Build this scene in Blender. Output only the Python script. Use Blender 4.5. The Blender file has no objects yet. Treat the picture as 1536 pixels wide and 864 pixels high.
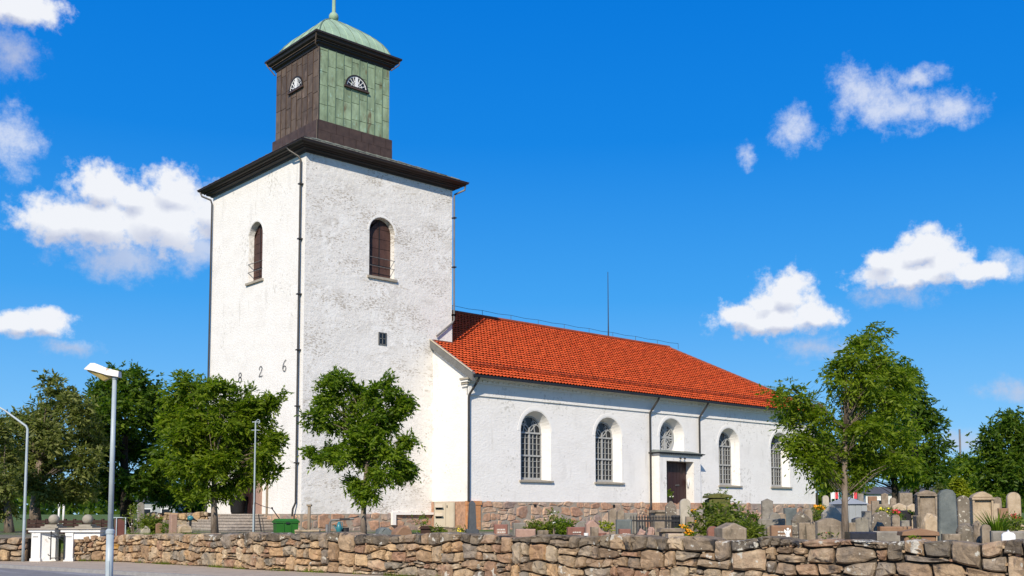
import bpy, math, random
import numpy as np
from mathutils import Vector, Matrix
R = math.radians
random.seed(7)
rng = np.random.default_rng(11)
sc = bpy.context.scene
COL = sc.collection

# ------------------------------------------------------------------ camera
# World axes follow the church: the tower's near corner is the origin, +X runs along the nave.
CAM = Vector((-25.417, -43.388, 1.65))
HEAD, PITCH, ROLL = 0.7401, R(4.393), R(-0.096)
F, PX, PY = 1562.86, 785.68, 649.14            # focal length and principal point for a 1536 px wide picture
fwd = Vector((math.sin(HEAD) * math.cos(PITCH), math.cos(HEAD) * math.cos(PITCH), math.sin(PITCH)))
rgt = Vector((math.cos(HEAD), -math.sin(HEAD), 0))
upv = rgt.cross(fwd)
r2 = rgt * math.cos(ROLL) + upv * math.sin(ROLL)
u2 = -rgt * math.sin(ROLL) + upv * math.cos(ROLL)
cd = bpy.data.cameras.new('camera'); cam = bpy.data.objects.new('camera', cd); COL.objects.link(cam)
cam.matrix_world = Matrix(((r2.x, u2.x, -fwd.x, CAM.x), (r2.y, u2.y, -fwd.y, CAM.y), (r2.z, u2.z, -fwd.z, CAM.z), (0, 0, 0, 1)))
cd.sensor_width = 36; cd.lens = 36 * F / 1536
cd.shift_x = (768 - PX) / 1536; cd.shift_y = (PY - 432) / 1536
cd.clip_start = 0.1; cd.clip_end = 6000
sc.camera = cam
sc.render.resolution_x, sc.render.resolution_y = 1024, 576

# ------------------------------------------------------------------ light
SUN_EL = R(34)
SUN_TRAVEL = Vector((0.80, 0.60, 0))           # horizontal direction the light travels in
sun_dir = Vector((SUN_TRAVEL.x * math.cos(SUN_EL), SUN_TRAVEL.y * math.cos(SUN_EL), -math.sin(SUN_EL)))
ld = bpy.data.lights.new('sun', 'SUN'); ld.energy = 5.0; ld.angle = R(0.53); ld.color = (1.0, 0.90, 0.74)
sun = bpy.data.objects.new('sun', ld); COL.objects.link(sun)
sun.rotation_euler = sun_dir.to_track_quat('-Z', 'Y').to_euler()
sc.view_settings.view_transform = 'Standard'; sc.view_settings.look = 'None'
sc.view_settings.exposure = 0.1; sc.view_settings.gamma = 1.0
sc.cycles.max_bounces = 6; sc.cycles.transparent_max_bounces = 8
sc.cycles.diffuse_bounces = 3; sc.cycles.glossy_bounces = 2; sc.cycles.transmission_bounces = 3
sc.cycles.caustics_reflective = False; sc.cycles.caustics_refractive = False

world = bpy.data.worlds.new('World'); sc.world = world; world.use_nodes = True
def build_world():
    nt = world.node_tree; N = nt.nodes; L = nt.links; N.clear()
    def nd(t, **k):
        n = N.new(t)
        for a, b in k.items(): setattr(n, a, b)
        return n
    def mt(op, a, b=None, c=None, clamp=False):
        n = nd('ShaderNodeMath', operation=op, use_clamp=clamp)
        for i, x in enumerate((a, b, c)):
            if x is None: continue
            if isinstance(x, (int, float)): n.inputs[i].default_value = x
            else: L.new(x, n.inputs[i])
        return n.outputs[0]
    def vm(op, a, b=None, c=None):
        n = nd('ShaderNodeVectorMath', operation=op)
        for i, x in enumerate((a, b, c)):
            if x is None: continue
            if isinstance(x, (tuple, list, Vector)): n.inputs[i].default_value = tuple(x)
            else: L.new(x, n.inputs[i])
        return n.outputs['Value'] if op in ('LENGTH', 'DOT_PRODUCT') else n.outputs[0]
    sky = nd('ShaderNodeTexSky', sky_type='NISHITA', sun_disc=False)
    sky.sun_elevation = SUN_EL
    sky.sun_rotation = math.atan2(-SUN_TRAVEL.x, -SUN_TRAVEL.y)
    sky.altitude = 0; sky.air_density = 1.0; sky.dust_density = 0.15; sky.ozone_density = 3.0
    hs = nd('ShaderNodeHueSaturation'); L.new(sky.outputs[0], hs.inputs['Color'])
    hs.inputs['Saturation'].default_value = 1.38; hs.inputs['Value'].default_value = 1.25
    tc = nd('ShaderNodeTexCoord'); D = tc.outputs['Generated']
    # clear deep-blue air paling to the horizon, laid over the physical sky
    sz = nd('ShaderNodeSeparateXYZ'); L.new(D, sz.inputs[0])
    rp = nd('ShaderNodeValToRGB'); L.new(sz.outputs[2], rp.inputs[0]); e = rp.color_ramp.elements
    e[0].position = 0.0; e[0].color = (.34, .64, .91, 1); e[1].position = 1.0; e[1].color = (.0, .10, .50, 1)
    for p_, c_ in ((.08, (.17, .48, .88)), (.20, (.045, .335, .825)), (.34, (.004, .218, .740)), (.48, (.0, .172, .680))):
        x_ = e.new(p_); x_.color = (*c_, 1)
    rs = nd('ShaderNodeVectorMath', operation='SCALE'); L.new(rp.outputs[0], rs.inputs[0]); rs.inputs['Scale'].default_value = 10.0
    sm_ = nd('ShaderNodeMix', data_type='RGBA'); sm_.inputs['Factor'].default_value = .90; L.new(hs.outputs[0], sm_.inputs['A']); L.new(rs.outputs[0], sm_.inputs['B'])
    fh = (math.sin(HEAD), math.cos(HEAD), 0); rh = (math.cos(HEAD), -math.sin(HEAD), 0)
    a = vm('DOT_PRODUCT', D, rh); b = vm('DOT_PRODUCT', D, fh)
    sx = nd('ShaderNodeSeparateXYZ'); L.new(D, sx.inputs[0])
    az = mt('ARCTAN2', a, b); el = mt('ARCSINE', sx.outputs[2])
    cb = nd('ShaderNodeCombineXYZ'); L.new(az, cb.inputs[0]); L.new(el, cb.inputs[1])
    P0 = cb.outputs[0]
    nz = nd('ShaderNodeTexNoise'); L.new(P0, nz.inputs['Vector']); nz.inputs['Scale'].default_value = 26; nz.inputs['Detail'].default_value = 5; nz.inputs['Roughness'].default_value = 0.6
    w = vm('MULTIPLY_ADD', nz.outputs['Color'], (0.026, 0.022, 0), (-0.013, -0.011, 0))
    P = vm('ADD', P0, w)
    nf = nd('ShaderNodeTexNoise'); L.new(P0, nf.inputs['Vector']); nf.inputs['Scale'].default_value = 60; nf.inputs['Detail'].default_value = 6; nf.inputs['Roughness'].default_value = 0.62
    def ang(u, v):
        d = fwd * F + r2 * (u - PX) - u2 * (v - PY); d.normalize()
        return math.atan2(d.dot(Vector(rh)), d.dot(Vector(fh))), math.asin(d.z)
    # cumulus clouds: (u, v, half width, half height, softness)
    solid = [(140, 335, 116, 42), (245, 332, 98, 50), (95, 334, 76, 36), (152, 280, 50, 36), (262, 290, 52, 40), (325, 322, 56, 40), (205, 300, 46, 26),
             (45, 487, 58, 20), (66, 480, 40, 20), (20, 486, 30, 14), (24, 8, 74, 26),
             (1160, 480, 100, 26), (1178, 440, 46, 38), (1118, 474, 54, 22), (1222, 470, 44, 22), (1150, 455, 30, 20),
             (1380, 410, 108, 22), (1388, 374, 54, 34), (1335, 392, 44, 24), (1462, 410, 52, 18), (1420, 392, 40, 22)]
    wispy = [(1298, 136, 52, 36), (1345, 165, 78, 28), (1425, 158, 50, 26), (1375, 114, 40, 14), (1194, 196, 38, 30), (1120, 238, 15, 17), (1225, 520, 64, 22), (1345, 440, 66, 22),
             (190, 385, 112, 30), (158, 398, 36, 26), (8, 78, 50, 36), (10, 205, 58, 42), (1520, 582, 46, 20), (110, 522, 44, 14), (1450, 663, 46, 18), (1505, 400, 34, 22), (300, 372, 70, 30)]
    k1 = 1.0 / F
    def field(Q, blobs):
        acc = None
        for (u, v, ru, rv) in blobs:
            A, E = ang(u, v); ax = ru * k1 * 1.02; ay = rv * k1 * 1.08
            q = vm('MULTIPLY_ADD', Q, (1 / ax, 1 / ay, 0), (-A / ax, -E / ay, 0)); l = vm('LENGTH', q)
            acc = l if acc is None else mt('SMOOTH_MIN', acc, l, 0.22)
        return acc
    lh = field(P, solid); la = field(vm('ADD', P, (0.003, 0.012, 0)), solid); lw_ = field(P, wispy)
    nn = mt('MULTIPLY_ADD', nf.outputs['Fac'], 1.5, -0.75)
    def ease(x): return mt('MULTIPLY', mt('MULTIPLY', x, x), mt('MULTIPLY_ADD', x, -2.0, 3.0))
    d1 = ease(mt('MULTIPLY', mt('SUBTRACT', mt('SUBTRACT', 1.06, lh), nn), 1.7, clamp=True))
    nb = nd('ShaderNodeTexNoise'); L.new(P0, nb.inputs['Vector']); nb.inputs['Scale'].default_value = 34; nb.inputs['Detail'].default_value = 7; nb.inputs['Roughness'].default_value = 0.7
    nw = mt('MULTIPLY_ADD', nb.outputs['Fac'], 2.6, -1.3)
    d2 = mt('MULTIPLY', ease(mt('MULTIPLY', mt('SUBTRACT', mt('SUBTRACT', 1.12, lw_), nw), 0.8, clamp=True)), 0.72)
    den = mt('MAXIMUM', d1, d2)
    # undersides greyer: where going up leads deeper into the cloud
    up = mt('MULTIPLY_ADD', mt('SUBTRACT', lh, la), 2.3, mt('MULTIPLY_ADD', nn, -0.25, 0.05), clamp=True)
    # unseen clouds outside the framed sector: sky goes on, cover raised for neutral fill light
    ng = nd('ShaderNodeTexNoise'); L.new(D, ng.inputs['Vector']); ng.inputs['Scale'].default_value = 3.2; ng.inputs['Detail'].default_value = 7
    g = mt('MULTIPLY', mt('SUBTRACT', ng.outputs['Fac'], 0.53), 6.0, clamp=True)
    off = mt('MULTIPLY', mt('SUBTRACT', mt('ABSOLUTE', az), 0.62), 5.0, clamp=True)
    g = mt('MULTIPLY', g, off)
    g = mt('MULTIPLY', g, mt('MULTIPLY', el, 8.0, clamp=True))
    mask = mt('MAXIMUM', mt('MULTIPLY', den, 0.97), mt('MULTIPLY', g, 0.85))
    cr = nd('ShaderNodeMix', data_type='RGBA')
    cr.inputs['A'].default_value = (8.5, 8.65, 9.0, 1); cr.inputs['B'].default_value = (5.3, 5.7, 7.0, 1)
    L.new(up, cr.inputs['Factor'])
    mx = nd('ShaderNodeMix', data_type='RGBA')
    L.new(mask, mx.inputs['Factor']); L.new(sm_.outputs['Result'], mx.inputs['A']); L.new(cr.outputs['Result'], mx.inputs['B'])
    bg = nd('ShaderNodeBackground'); bg.inputs['Strength'].default_value = 0.1
    L.new(mx.outputs['Result'], bg.inputs['Color'])
    o = nd('ShaderNodeOutputWorld'); L.new(bg.outputs[0], o.inputs['Surface'])
build_world()

# ------------------------------------------------------------------ placing helpers
def lat(u, d, z=1.65):
    dep = d * math.cos(PITCH) + (z - CAM.z) * math.sin(PITCH)
    return (u - PX) * dep / F
def gp(u, d, z=0.0):
    """ground point seen in column u at horizontal distance d, height z"""
    l = lat(u, d, z)
    return Vector((CAM.x + rgt.x * l + math.sin(HEAD) * d, CAM.y + rgt.y * l + math.cos(HEAD) * d, z))
def zv(v, d):
    t = (PY - v) / F; c, s = math.cos(PITCH), math.sin(PITCH)
    return CAM.z + d * (t * c + s) / (c - t * s)
def cl(l, d, z=0.0):
    return Vector((CAM.x + rgt.x * l + math.sin(HEAD) * d, CAM.y + rgt.y * l + math.cos(HEAD) * d, z))
YARD = 0.80

# ------------------------------------------------------------------ mesh helpers
class MB:
    def __init__(s): s.v = []; s.f = []
    def add(s, vs, fs):
        o = len(s.v); s.v += [tuple(p) for p in vs]; s.f += [tuple(i + o for i in f) for f in fs]; return s
    def box(s, x0, x1, y0, y1, z0, z1):
        return s.add([(x0, y0, z0), (x1, y0, z0), (x1, y1, z0), (x0, y1, z0), (x0, y0, z1), (x1, y0, z1), (x1, y1, z1), (x0, y1, z1)],
                     [(3, 2, 1, 0), (4, 5, 6, 7), (0, 1, 5, 4), (1, 2, 6, 5), (2, 3, 7, 6), (3, 0, 4, 7)])
    def bar(s, a, b, w, h=None, up=(0, 0, 1)):
        a, b = Vector(a), Vector(b); h = h or w; d = (b - a)
        if d.length < 1e-6: return s
        d.normalize(); x = d.cross(Vector(up))
        if x.length < 1e-3: x = d.cross(Vector((0, 1, 0)))
        x.normalize(); y = x.cross(d)
        vs = [p + x * i * w / 2 + y * j * h / 2 for p in (a, b) for i, j in ((-1, -1), (1, -1), (1, 1), (-1, 1))]
        return s.add(vs, [(0, 1, 2, 3), (7, 6, 5, 4), (0, 4, 5, 1), (1, 5, 6, 2), (2, 6, 7, 3), (3, 7, 4, 0)])
    def tube(s, pts, r, n=6, caps=True):
        pts = [Vector(p) for p in pts]
        if isinstance(r, (int, float)): r = [r] * len(pts)
        base = len(s.v); prev = None
        for i, p in enumerate(pts):
            t = (pts[min(i + 1, len(pts) - 1)] - pts[max(i - 1, 0)]).normalized()
            if prev is None:
                x = t.cross(Vector((0, 0, 1)))
                if x.length < 1e-2: x = t.cross(Vector((1, 0, 0)))
            else: x = prev - t * prev.dot(t)
            x.normalize(); prev = x; y = t.cross(x)
            for k in range(n):
                a = 2 * math.pi * k / n
                s.v.append(tuple(p + x * math.cos(a) * r[i] + y * math.sin(a) * r[i]))
        for i in range(len(pts) - 1):
            for k in range(n):
                a = base + i * n + k; b = base + i * n + (k + 1) % n
                s.f.append((a, b, b + n, a + n))
        if caps:
            s.f.append(tuple(base + k for k in reversed(range(n)))); e = base + (len(pts) - 1) * n
            s.f.append(tuple(e + k for k in range(n)))
        return s
    def lathe(s, prof, c=(0, 0, 0), n=12):
        base = len(s.v); c = Vector(c)
        for r_, z in prof:
            for k in range(n):
                a = 2 * math.pi * k / n; s.v.append((c.x + r_ * math.cos(a), c.y + r_ * math.sin(a), c.z + z))
        m = len(prof)
        for i in range(m - 1):
            for k in range(n):
                a = base + i * n + k; b = base + i * n + (k + 1) % n; s.f.append((a, b, b + n, a + n))
        s.f.append(tuple(base + k for k in reversed(range(n)))); s.f.append(tuple(base + (m - 1) * n + k for k in range(n)))
        return s
    def prism(s, poly, y0, y1, bev=0.0):
        """outline (x,z) extruded from y0 (front) to y1; optional front bevel"""
        n = len(poly); cx = sum(p[0] for p in poly) / n; cz = sum(p[1] for p in poly) / n
        rings = [[(p[0], y1, p[1]) for p in poly]]
        if bev:
            rings.append([(p[0], y0 + bev, p[1]) for p in poly])
            W = max(abs(p[0] - cx) for p in poly); H = max(abs(p[1] - cz) for p in poly)
            kx, kz = 1 - bev / max(W, .01), 1 - bev / max(H, .01)
            rings.append([(cx + (p[0] - cx) * kx, y0, cz + (p[1] - cz) * kz) for p in poly])
        else: rings.append([(p[0], y0, p[1]) for p in poly])
        vs = [p for r_ in rings for p in r_]; fs = []
        for i in range(len(rings) - 1):
            for k in range(n):
                a = i * n + k; b = i * n + (k + 1) % n; fs.append((a, b, b + n, a + n))
        fs.append(tuple(range(n))); fs.append(tuple(reversed(range((len(rings) - 1) * n, len(rings) * n))))
        return s.add(vs, fs)
    def sph(s, c, r, n=8, m=6, sz=1.0):
        return s.lathe([(r * math.sin(math.pi * i / m) + 1e-4, -r * sz * math.cos(math.pi * i / m)) for i in range(m + 1)], c, n)
    def build(s, name, mat, parent=None, smooth=False, loc=None, matrix=None, fix=True):
        me = bpy.data.meshes.new(name); me.from_pydata(s.v, [], s.f)
        if fix:
            import bmesh
            bm = bmesh.new(); bm.from_mesh(me); bmesh.ops.recalc_face_normals(bm, faces=bm.faces); bm.to_mesh(me); bm.free()
        me.materials.append(mat)
        if smooth: me.polygons.foreach_set('use_smooth', [True] * len(me.polygons))
        o = bpy.data.objects.new(name, me); COL.objects.link(o)
        if parent: o.parent = parent
        if loc: o.location = loc
        if matrix: o.matrix_basis = matrix
        return o
def np_mesh(name, mat, V, nper, parent=None):
    """V: (k*nper,3) array, every nper vertices one polygon"""
    me = bpy.data.meshes.new(name); n = len(V); me.vertices.add(n); me.vertices.foreach_set('co', V.astype(np.float32).ravel())
    me.loops.add(n); me.loops.foreach_set('vertex_index', np.arange(n, dtype=np.int32))
    k = n // nper; me.polygons.add(k); me.polygons.foreach_set('loop_start', (np.arange(k) * nper).astype(np.int32))
    me.update(calc_edges=True); me.materials.append(mat)
    o = bpy.data.objects.new(name, me); COL.objects.link(o)
    if parent: o.parent = parent
    return o
def tag(o, label=None, cat=None, group=None, kind=None):
    if label: o['label'] = label
    if cat: o['category'] = cat
    if group: o['group'] = group
    if kind: o['kind'] = kind
    return o
def thing(name, label, cat, loc=(0, 0, 0), rz=0.0, group=None):
    o = bpy.data.objects.new(name, None); COL.objects.link(o); o.empty_display_size = .3
    o.location = loc; o.rotation_euler = (0, 0, rz)
    return tag(o, label, cat, group)

# ------------------------------------------------------------------ materials
def mat(name, cols, scale=3.0, rough=0.85, bump=0.15, bscale=None, metal=0.0, stretch=(1, 1, 1), detail=5, spots=None, island=0.0, bdist=0.03, spec=0.3, coord='pos', dark=None, extra=None):
    m = bpy.data.materials.new(name); m.use_nodes = True; nt = m.node_tree; N = nt.nodes; L = nt.links
    b = N['Principled BSDF']; b.inputs['Roughness'].default_value = rough; b.inputs['Metallic'].default_value = metal
    b.inputs['Specular IOR Level'].default_value = spec
    if coord == 'pos': src = N.new('ShaderNodeNewGeometry').outputs['Position']
    else: src = N.new('ShaderNodeTexCoord').outputs['Object']
    mp = N.new('ShaderNodeVectorMath'); mp.operation = 'MULTIPLY'; mp.inputs[1].default_value = stretch; L.new(src, mp.inputs[0])
    nz = N.new('ShaderNodeTexNoise'); nz.inputs['Scale'].default_value = scale; nz.inputs['Detail'].default_value = detail; nz.inputs['Roughness'].default_value = 0.65
    L.new(mp.outputs[0], nz.inputs['Vector'])
    fac = nz.outputs['Fac']
    if island:
        gi = N.new('ShaderNodeNewGeometry'); oi = N.new('ShaderNodeObjectInfo')
        ad = N.new('ShaderNodeMath'); ad.operation = 'ADD'; L.new(gi.outputs['Random Per Island'], ad.inputs[0]); L.new(oi.outputs['Random'], ad.inputs[1])
        fr = N.new('ShaderNodeMath'); fr.operation = 'FRACT'; L.new(ad.outputs[0], fr.inputs[0])
        mi = N.new('ShaderNodeMix'); mi.data_type = 'FLOAT'; mi.inputs['Factor'].default_value = island
        L.new(fac, mi.inputs['A']); L.new(fr.outputs[0], mi.inputs['B']); fac = mi.outputs['Result']
        m['rnd'] = 1; rnd = fr.outputs[0]
    cr = N.new('ShaderNodeValToRGB'); L.new(fac, cr.inputs[0])
    el = cr.color_ramp.elements
    lo, hi = (0.3, 0.7) if not island else (0.08, 0.92)
    while len(el) > 1: el.remove(el[-1])
    for i, c in enumerate(cols):
        p = lo + (hi - lo) * i / max(1, len(cols) - 1)
        e = el[0] if i == 0 else el.new(p)
        e.position = p; e.color = (*c, 1)
    col = cr.outputs[0]
    if island:   # within-piece mottling
        n3 = N.new('ShaderNodeTexNoise'); n3.inputs['Scale'].default_value = scale * 2.3; n3.inputs['Detail'].default_value = 4; L.new(mp.outputs[0], n3.inputs['Vector'])
        mr = N.new('ShaderNodeMapRange'); mr.inputs['From Min'].default_value = .3; mr.inputs['From Max'].default_value = .7; mr.inputs['To Min'].default_value = .72; mr.inputs['To Max'].default_value = 1.25; L.new(n3.outputs['Fac'], mr.inputs['Value'])
        mm = N.new('ShaderNodeVectorMath'); mm.operation = 'SCALE'; L.new(col, mm.inputs[0]); L.new(mr.outputs[0], mm.inputs['Scale']); col = mm.outputs[0]
    for sp in (spots or []):
        c, s_, th, soft = sp[:4]
        vo = N.new('ShaderNodeTexNoise'); vo.inputs['Scale'].default_value = s_; vo.inputs['Detail'].default_value = 3; vo.inputs['Roughness'].default_value = .55
        ofs = N.new('ShaderNodeVectorMath'); ofs.operation = 'MULTIPLY_ADD'; ofs.inputs[1].default_value = sp[4] if len(sp) > 4 else (1, 1, 1); ofs.inputs[2].default_value = (s_ * 1.7, 3.1, s_)
        L.new(src, ofs.inputs[0]); L.new(ofs.outputs[0], vo.inputs['Vector'])
        vf = vo.outputs['Fac']
        if len(sp) > 5:
            gn = N.new('ShaderNodeTexNoise'); gn.inputs['Scale'].default_value = sp[5]; gn.inputs['Detail'].default_value = 2; L.new(ofs.outputs[0], gn.inputs['Vector'])
            ga = N.new('ShaderNodeMath'); ga.operation = 'MULTIPLY_ADD'; ga.inputs[1].default_value = .75; L.new(gn.outputs['Fac'], ga.inputs[0]); L.new(vf, ga.inputs[2])
            gs = N.new('ShaderNodeMath'); gs.operation = 'SUBTRACT'; gs.inputs[1].default_value = .375; L.new(ga.outputs[0], gs.inputs[0]); vf = gs.outputs[0]
        mr = N.new('ShaderNodeMapRange'); mr.inputs['From Min'].default_value = th; mr.inputs['From Max'].default_value = th + soft; L.new(vf, mr.inputs['Value'])
        mx = N.new('ShaderNodeMix'); mx.data_type = 'RGBA'; L.new(mr.outputs[0], mx.inputs['Factor']); L.new(col, mx.inputs['A']); mx.inputs['B'].default_value = (*c, 1)
        col = mx.outputs['Result']
    L.new(col, b.inputs['Base Color'])
    if bump:
        nb = N.new('ShaderNodeTexNoise'); nb.inputs['Scale'].default_value = bscale or scale * 4; nb.inputs['Detail'].default_value = 6; nb.inputs['Roughness'].default_value = .7
        L.new(mp.outputs[0], nb.inputs['Vector'])
        bp = N.new('ShaderNodeBump'); bp.inputs['Strength'].default_value = bump; bp.inputs['Distance'].default_value = bdist
        L.new(nb.outputs['Fac'], bp.inputs['Height']); L.new(bp.outputs[0], b.inputs['Normal'])
    return m
def leaf_mat(name, a, b_, c, trans=0.35):
    m = bpy.data.materials.new(name); m.use_nodes = True; nt = m.node_tree; N = nt.nodes; L = nt.links
    b = N['Principled BSDF']; b.inputs['Roughness'].default_value = 0.5; b.inputs['Specular IOR Level'].default_value = 0.25
    g = N.new('ShaderNodeNewGeometry')
    nz = N.new('ShaderNodeTexNoise'); nz.inputs['Scale'].default_value = 0.9; nz.inputs['Detail'].default_value = 3; L.new(g.outputs['Position'], nz.inputs['Vector'])
    mi = N.new('ShaderNodeMix'); mi.data_type = 'FLOAT'; mi.inputs['Factor'].default_value = .5
    L.new(g.outputs['Random Per Island'], mi.inputs['A']); L.new(nz.outputs['Fac'], mi.inputs['B'])
    cr = N.new('ShaderNodeValToRGB'); L.new(mi.outputs['Result'], cr.inputs[0])
    e = cr.color_ramp.elements; e[0].position = .2; e[0].color = (*a, 1); e[1].position = .8; e[1].color = (*c, 1); x = e.new(.5); x.color = (*b_, 1)
    L.new(cr.outputs[0], b.inputs['Base Color'])
    tr = N.new('ShaderNodeBsdfTranslucent'); sc_ = N.new('ShaderNodeVectorMath'); sc_.operation = 'MULTIPLY'; sc_.inputs[1].default_value = (1.3, 1.5, .6)
    L.new(cr.outputs[0], sc_.inputs[0]); L.new(sc_.outputs[0], tr.inputs['Color'])
    ms = N.new('ShaderNodeMixShader'); ms.inputs[0].default_value = trans
    L.new(b.outputs[0], ms.inputs[1]); L.new(tr.outputs[0], ms.inputs[2]); L.new(ms.outputs[0], N['Material Output'].inputs['Surface'])
    return m
M = {}
M['white'] = mat('white_limewash', [(.76, .735, .70), (.81, .785, .75), (.83, .81, .78)], .8, .9, .5, 6, stretch=(1, 1, 1.7), bdist=.05,
                 spots=[((.68, .66, .63), .9, .60, .18, (1, 1, .35)), ((.60, .58, .54), 6, .65, .12, (1, 1, 1), .4), ((.60, .575, .53), 1.6, .66, .14, (2.5, 2.5, .25))])
M['stained'] = mat('weathered_limewash', [(.70, .675, .64), (.75, .725, .69), (.79, .765, .73)], .7, .92, .7, 3.6, stretch=(1, 1, 1.3), bdist=.06,
                   spots=[((.60, .57, .53), .7, .55, .22, (1, 1, 1.8)), ((.48, .44, .39), 6.5, .605, .09, (1, 1, 2.4), .45), ((.40, .35, .29), 10, .685, .06, (1, 1, 1.6), .35), ((.56, .52, .46), 2.4, .66, .16, (1, 1, 4.5), .5), ((.80, .78, .75), 3.6, .58, .10, (1, 1, 1), .6)])
M['trim'] = mat('white_trim', [(.78, .76, .73), (.83, .81, .78)], 2, .85, .15, 12)
M['brown_copper'] = mat('brown_copper', [(.07, .048, .034), (.105, .075, .053), (.15, .11, .08)], 1.6, .6, .3, 8, island=.5, stretch=(1, 1, .5),
                        spots=[((.16, .27, .21), 1.4, .70, .06), ((.2, .14, .11), 4, .62, .1, (1, 1, .4))], spec=.4)
M['dark_copper'] = mat('dark_copper', [(.016, .012, .010), (.028, .020, .017)], 1.5, .55, .2, 6, spec=.4)
M['base_copper'] = mat('base_copper', [(.055, .034, .026), (.08, .05, .038)], 1.5, .6, .2, 6, island=.4, spec=.4)
M['green'] = mat('verdigris', [(.16, .20, .12), (.215, .285, .18), (.275, .36, .235), (.24, .275, .155)], 1.7, .75, .3, 7, island=.35, stretch=(1, 1, .45),
                 spots=[((.15, .12, .07), 2.6, .60, .1, (1, 1, .3)), ((.30, .44, .34), 5, .60, .1, (1, 1, .5))], spec=.25)
M['dome'] = mat('dome_verdigris', [(.24, .34, .24), (.30, .42, .30), (.36, .48, .35)], 1.2, .75, .2, 7, spots=[((.22, .24, .16), 3, .62, .12)], spec=.25)
M['green_seam'] = mat('verdigris_seam', [(.10, .14, .10), (.17, .25, .18)], 3, .8, .1)
M['sheet'] = mat('weathered_sheet', [(.09, .10, .09), (.16, .18, .16), (.24, .26, .23)], 2.2, .7, .2, 6, stretch=(1, 1, 1))
M['tile'] = mat('clay_tile', [(.46, .058, .014), (.53, .074, .017), (.58, .092, .022), (.49, .066, .015)], 1.1, .75, .25, 30, island=.5, bdist=.01,
                spots=[((.33, .045, .02), .8, .68, .1)])
M['ridge_tile'] = mat('ridge_tile', [(.16, .05, .03), (.30, .07, .03)], 2, .8, .2)
M['pipe'] = mat('pipe_metal', [(.026, .024, .023), (.042, .039, .037)], 2, .5, .1, spec=.4)
M['pipe_grey'] = mat('grey_pipe', [(.12, .118, .112), (.17, .168, .16)], 2, .5, .1, spec=.4)
M['shutter'] = mat('shutter_brown', [(.055, .028, .022), (.085, .042, .033)], 2, .65, .25, 9, stretch=(1, 1, .4), island=.4)
M['door'] = mat('door_dark', [(.028, .012, .012), (.045, .02, .02)], 3, .45, .15, 14, stretch=(4, 4, .4))
M['black'] = mat('black_void', [(.01, .01, .011), (.016, .016, .017)], 3, .7, .05)
M['frame'] = mat('window_grey', [(.33, .335, .33), (.42, .42, .41)], 6, .7, .15, 20)
M['fan'] = mat('fan_white', [(.72, .73, .74), (.8, .8, .8)], 5, .6, .1)
M['glass'] = mat('old_glass', [(.008, .010, .014), (.018, .022, .028)], 4, .15, .5, 3.0, bdist=.02, spec=.35, detail=2)
M['sill'] = mat('sill_stone', [(.30, .26, .21), (.40, .36, .29)], 5, .85, .3)
M['mortar'] = mat('mortar', [(.28, .235, .19), (.36, .31, .25)], 6, .95, .4, 20)
M['plinth'] = mat('plinth_stone', [(.36, .20, .13), (.44, .27, .18), (.50, .36, .25), (.27, .22, .20), (.42, .24, .15), (.53, .42, .31)], 3.2, .88, .45, 16, island=.75, bdist=.03)
M['orange_stone'] = mat('orange_stone', [(.46, .17, .07), (.56, .26, .11), (.40, .21, .12)], 5, .9, .5, 16, spots=[((.55, .42, .28), 6, .62, .08)])
M['wall_tan'] = mat('drystone_tan', [(.25, .165, .10), (.42, .28, .16), (.50, .35, .20), (.25, .21, .165), (.46, .30, .16), (.31, .18, .115), (.52, .40, .26), (.21, .185, .15), (.43, .33, .21)], 3.6, .92, .9, 13, island=.8, bdist=.06,
                    spots=[((.50, .45, .36), 5, .70, .04), ((.09, .07, .05), 3, .68, .1)])
M['wall_brown'] = mat('drystone_brown', [(.19,.135,.09), (.33,.23,.145), (.42,.305,.19), (.185,.155,.125), (.38,.255,.155), (.26,.155,.10), (.47,.37,.25), (.24,.20,.16), (.35,.275,.195)], 3.2, .92, .9, 13, island=.8, bdist=.06,
                      spots=[((.06, .05, .045), 2.6, .62, .08), ((.52, .49, .42), 6, .655, .04, (1, 1, 1), .8)])
M['wall_dark'] = mat('drystone_capstone', [(.11,.088,.065), (.18,.145,.105), (.27,.205,.14), (.14,.12,.095), (.33,.26,.175)], 3.2, .92, .9, 13, island=.75, bdist=.06,
                     spots=[((.045, .042, .04), 2.4, .58, .08), ((.55, .53, .46), 6, .615, .04, (1, 1, 1), .8)])
M['wall_orange'] = mat('lichen_orange_stone', [(.46, .24, .035), (.36, .22, .09), (.50, .29, .06)], 5, .9, .8, 14)
M['core'] = mat('wall_core', [(.022, .018, .014), (.05, .04, .03)], 6, 1, .5)
M['asphalt'] = mat('asphalt', [(.17, .165, .165), (.22, .215, .215)], 5, .9, .3, 60, spots=[((.33, .325, .33), 1.0, .5, .2, (1, .12, 1))])
M['pave'] = mat('pavement_grit', [(.36, .29, .22), (.44, .365, .28)], 1.4, .95, .4, 50, spots=[((.28, .23, .18), 3, .60, .1)])
M['kerb'] = mat('kerb_stone', [(.24, .23, .22), (.32, .31, .30)], 5, .9, .3, 30)
M['gravel'] = mat('yard_ground', [(.13, .115, .09), (.19, .165, .125), (.09, .11, .04)], .9, 1, .8, 25, bdist=.05, spots=[((.07, .12, .025), .35, .55, .06), ((.28, .25, .2), 14, .66, .03)])
M['lawn'] = mat('lawn_green', [(.06, .10, .018), (.10, .15, .025)], 1.2, 1, .6, 25)
M['bark'] = mat('bark', [(.10, .075, .055), (.20, .155, .12), (.30, .25, .20)], 6, .95, .8, 18, stretch=(1, 1, .3), bdist=.03)
M['bark_dark'] = mat('bark_dark', [(.03, .024, .018), (.06, .048, .036)], 6, .95, .8, 18, stretch=(1, 1, .3))
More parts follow.
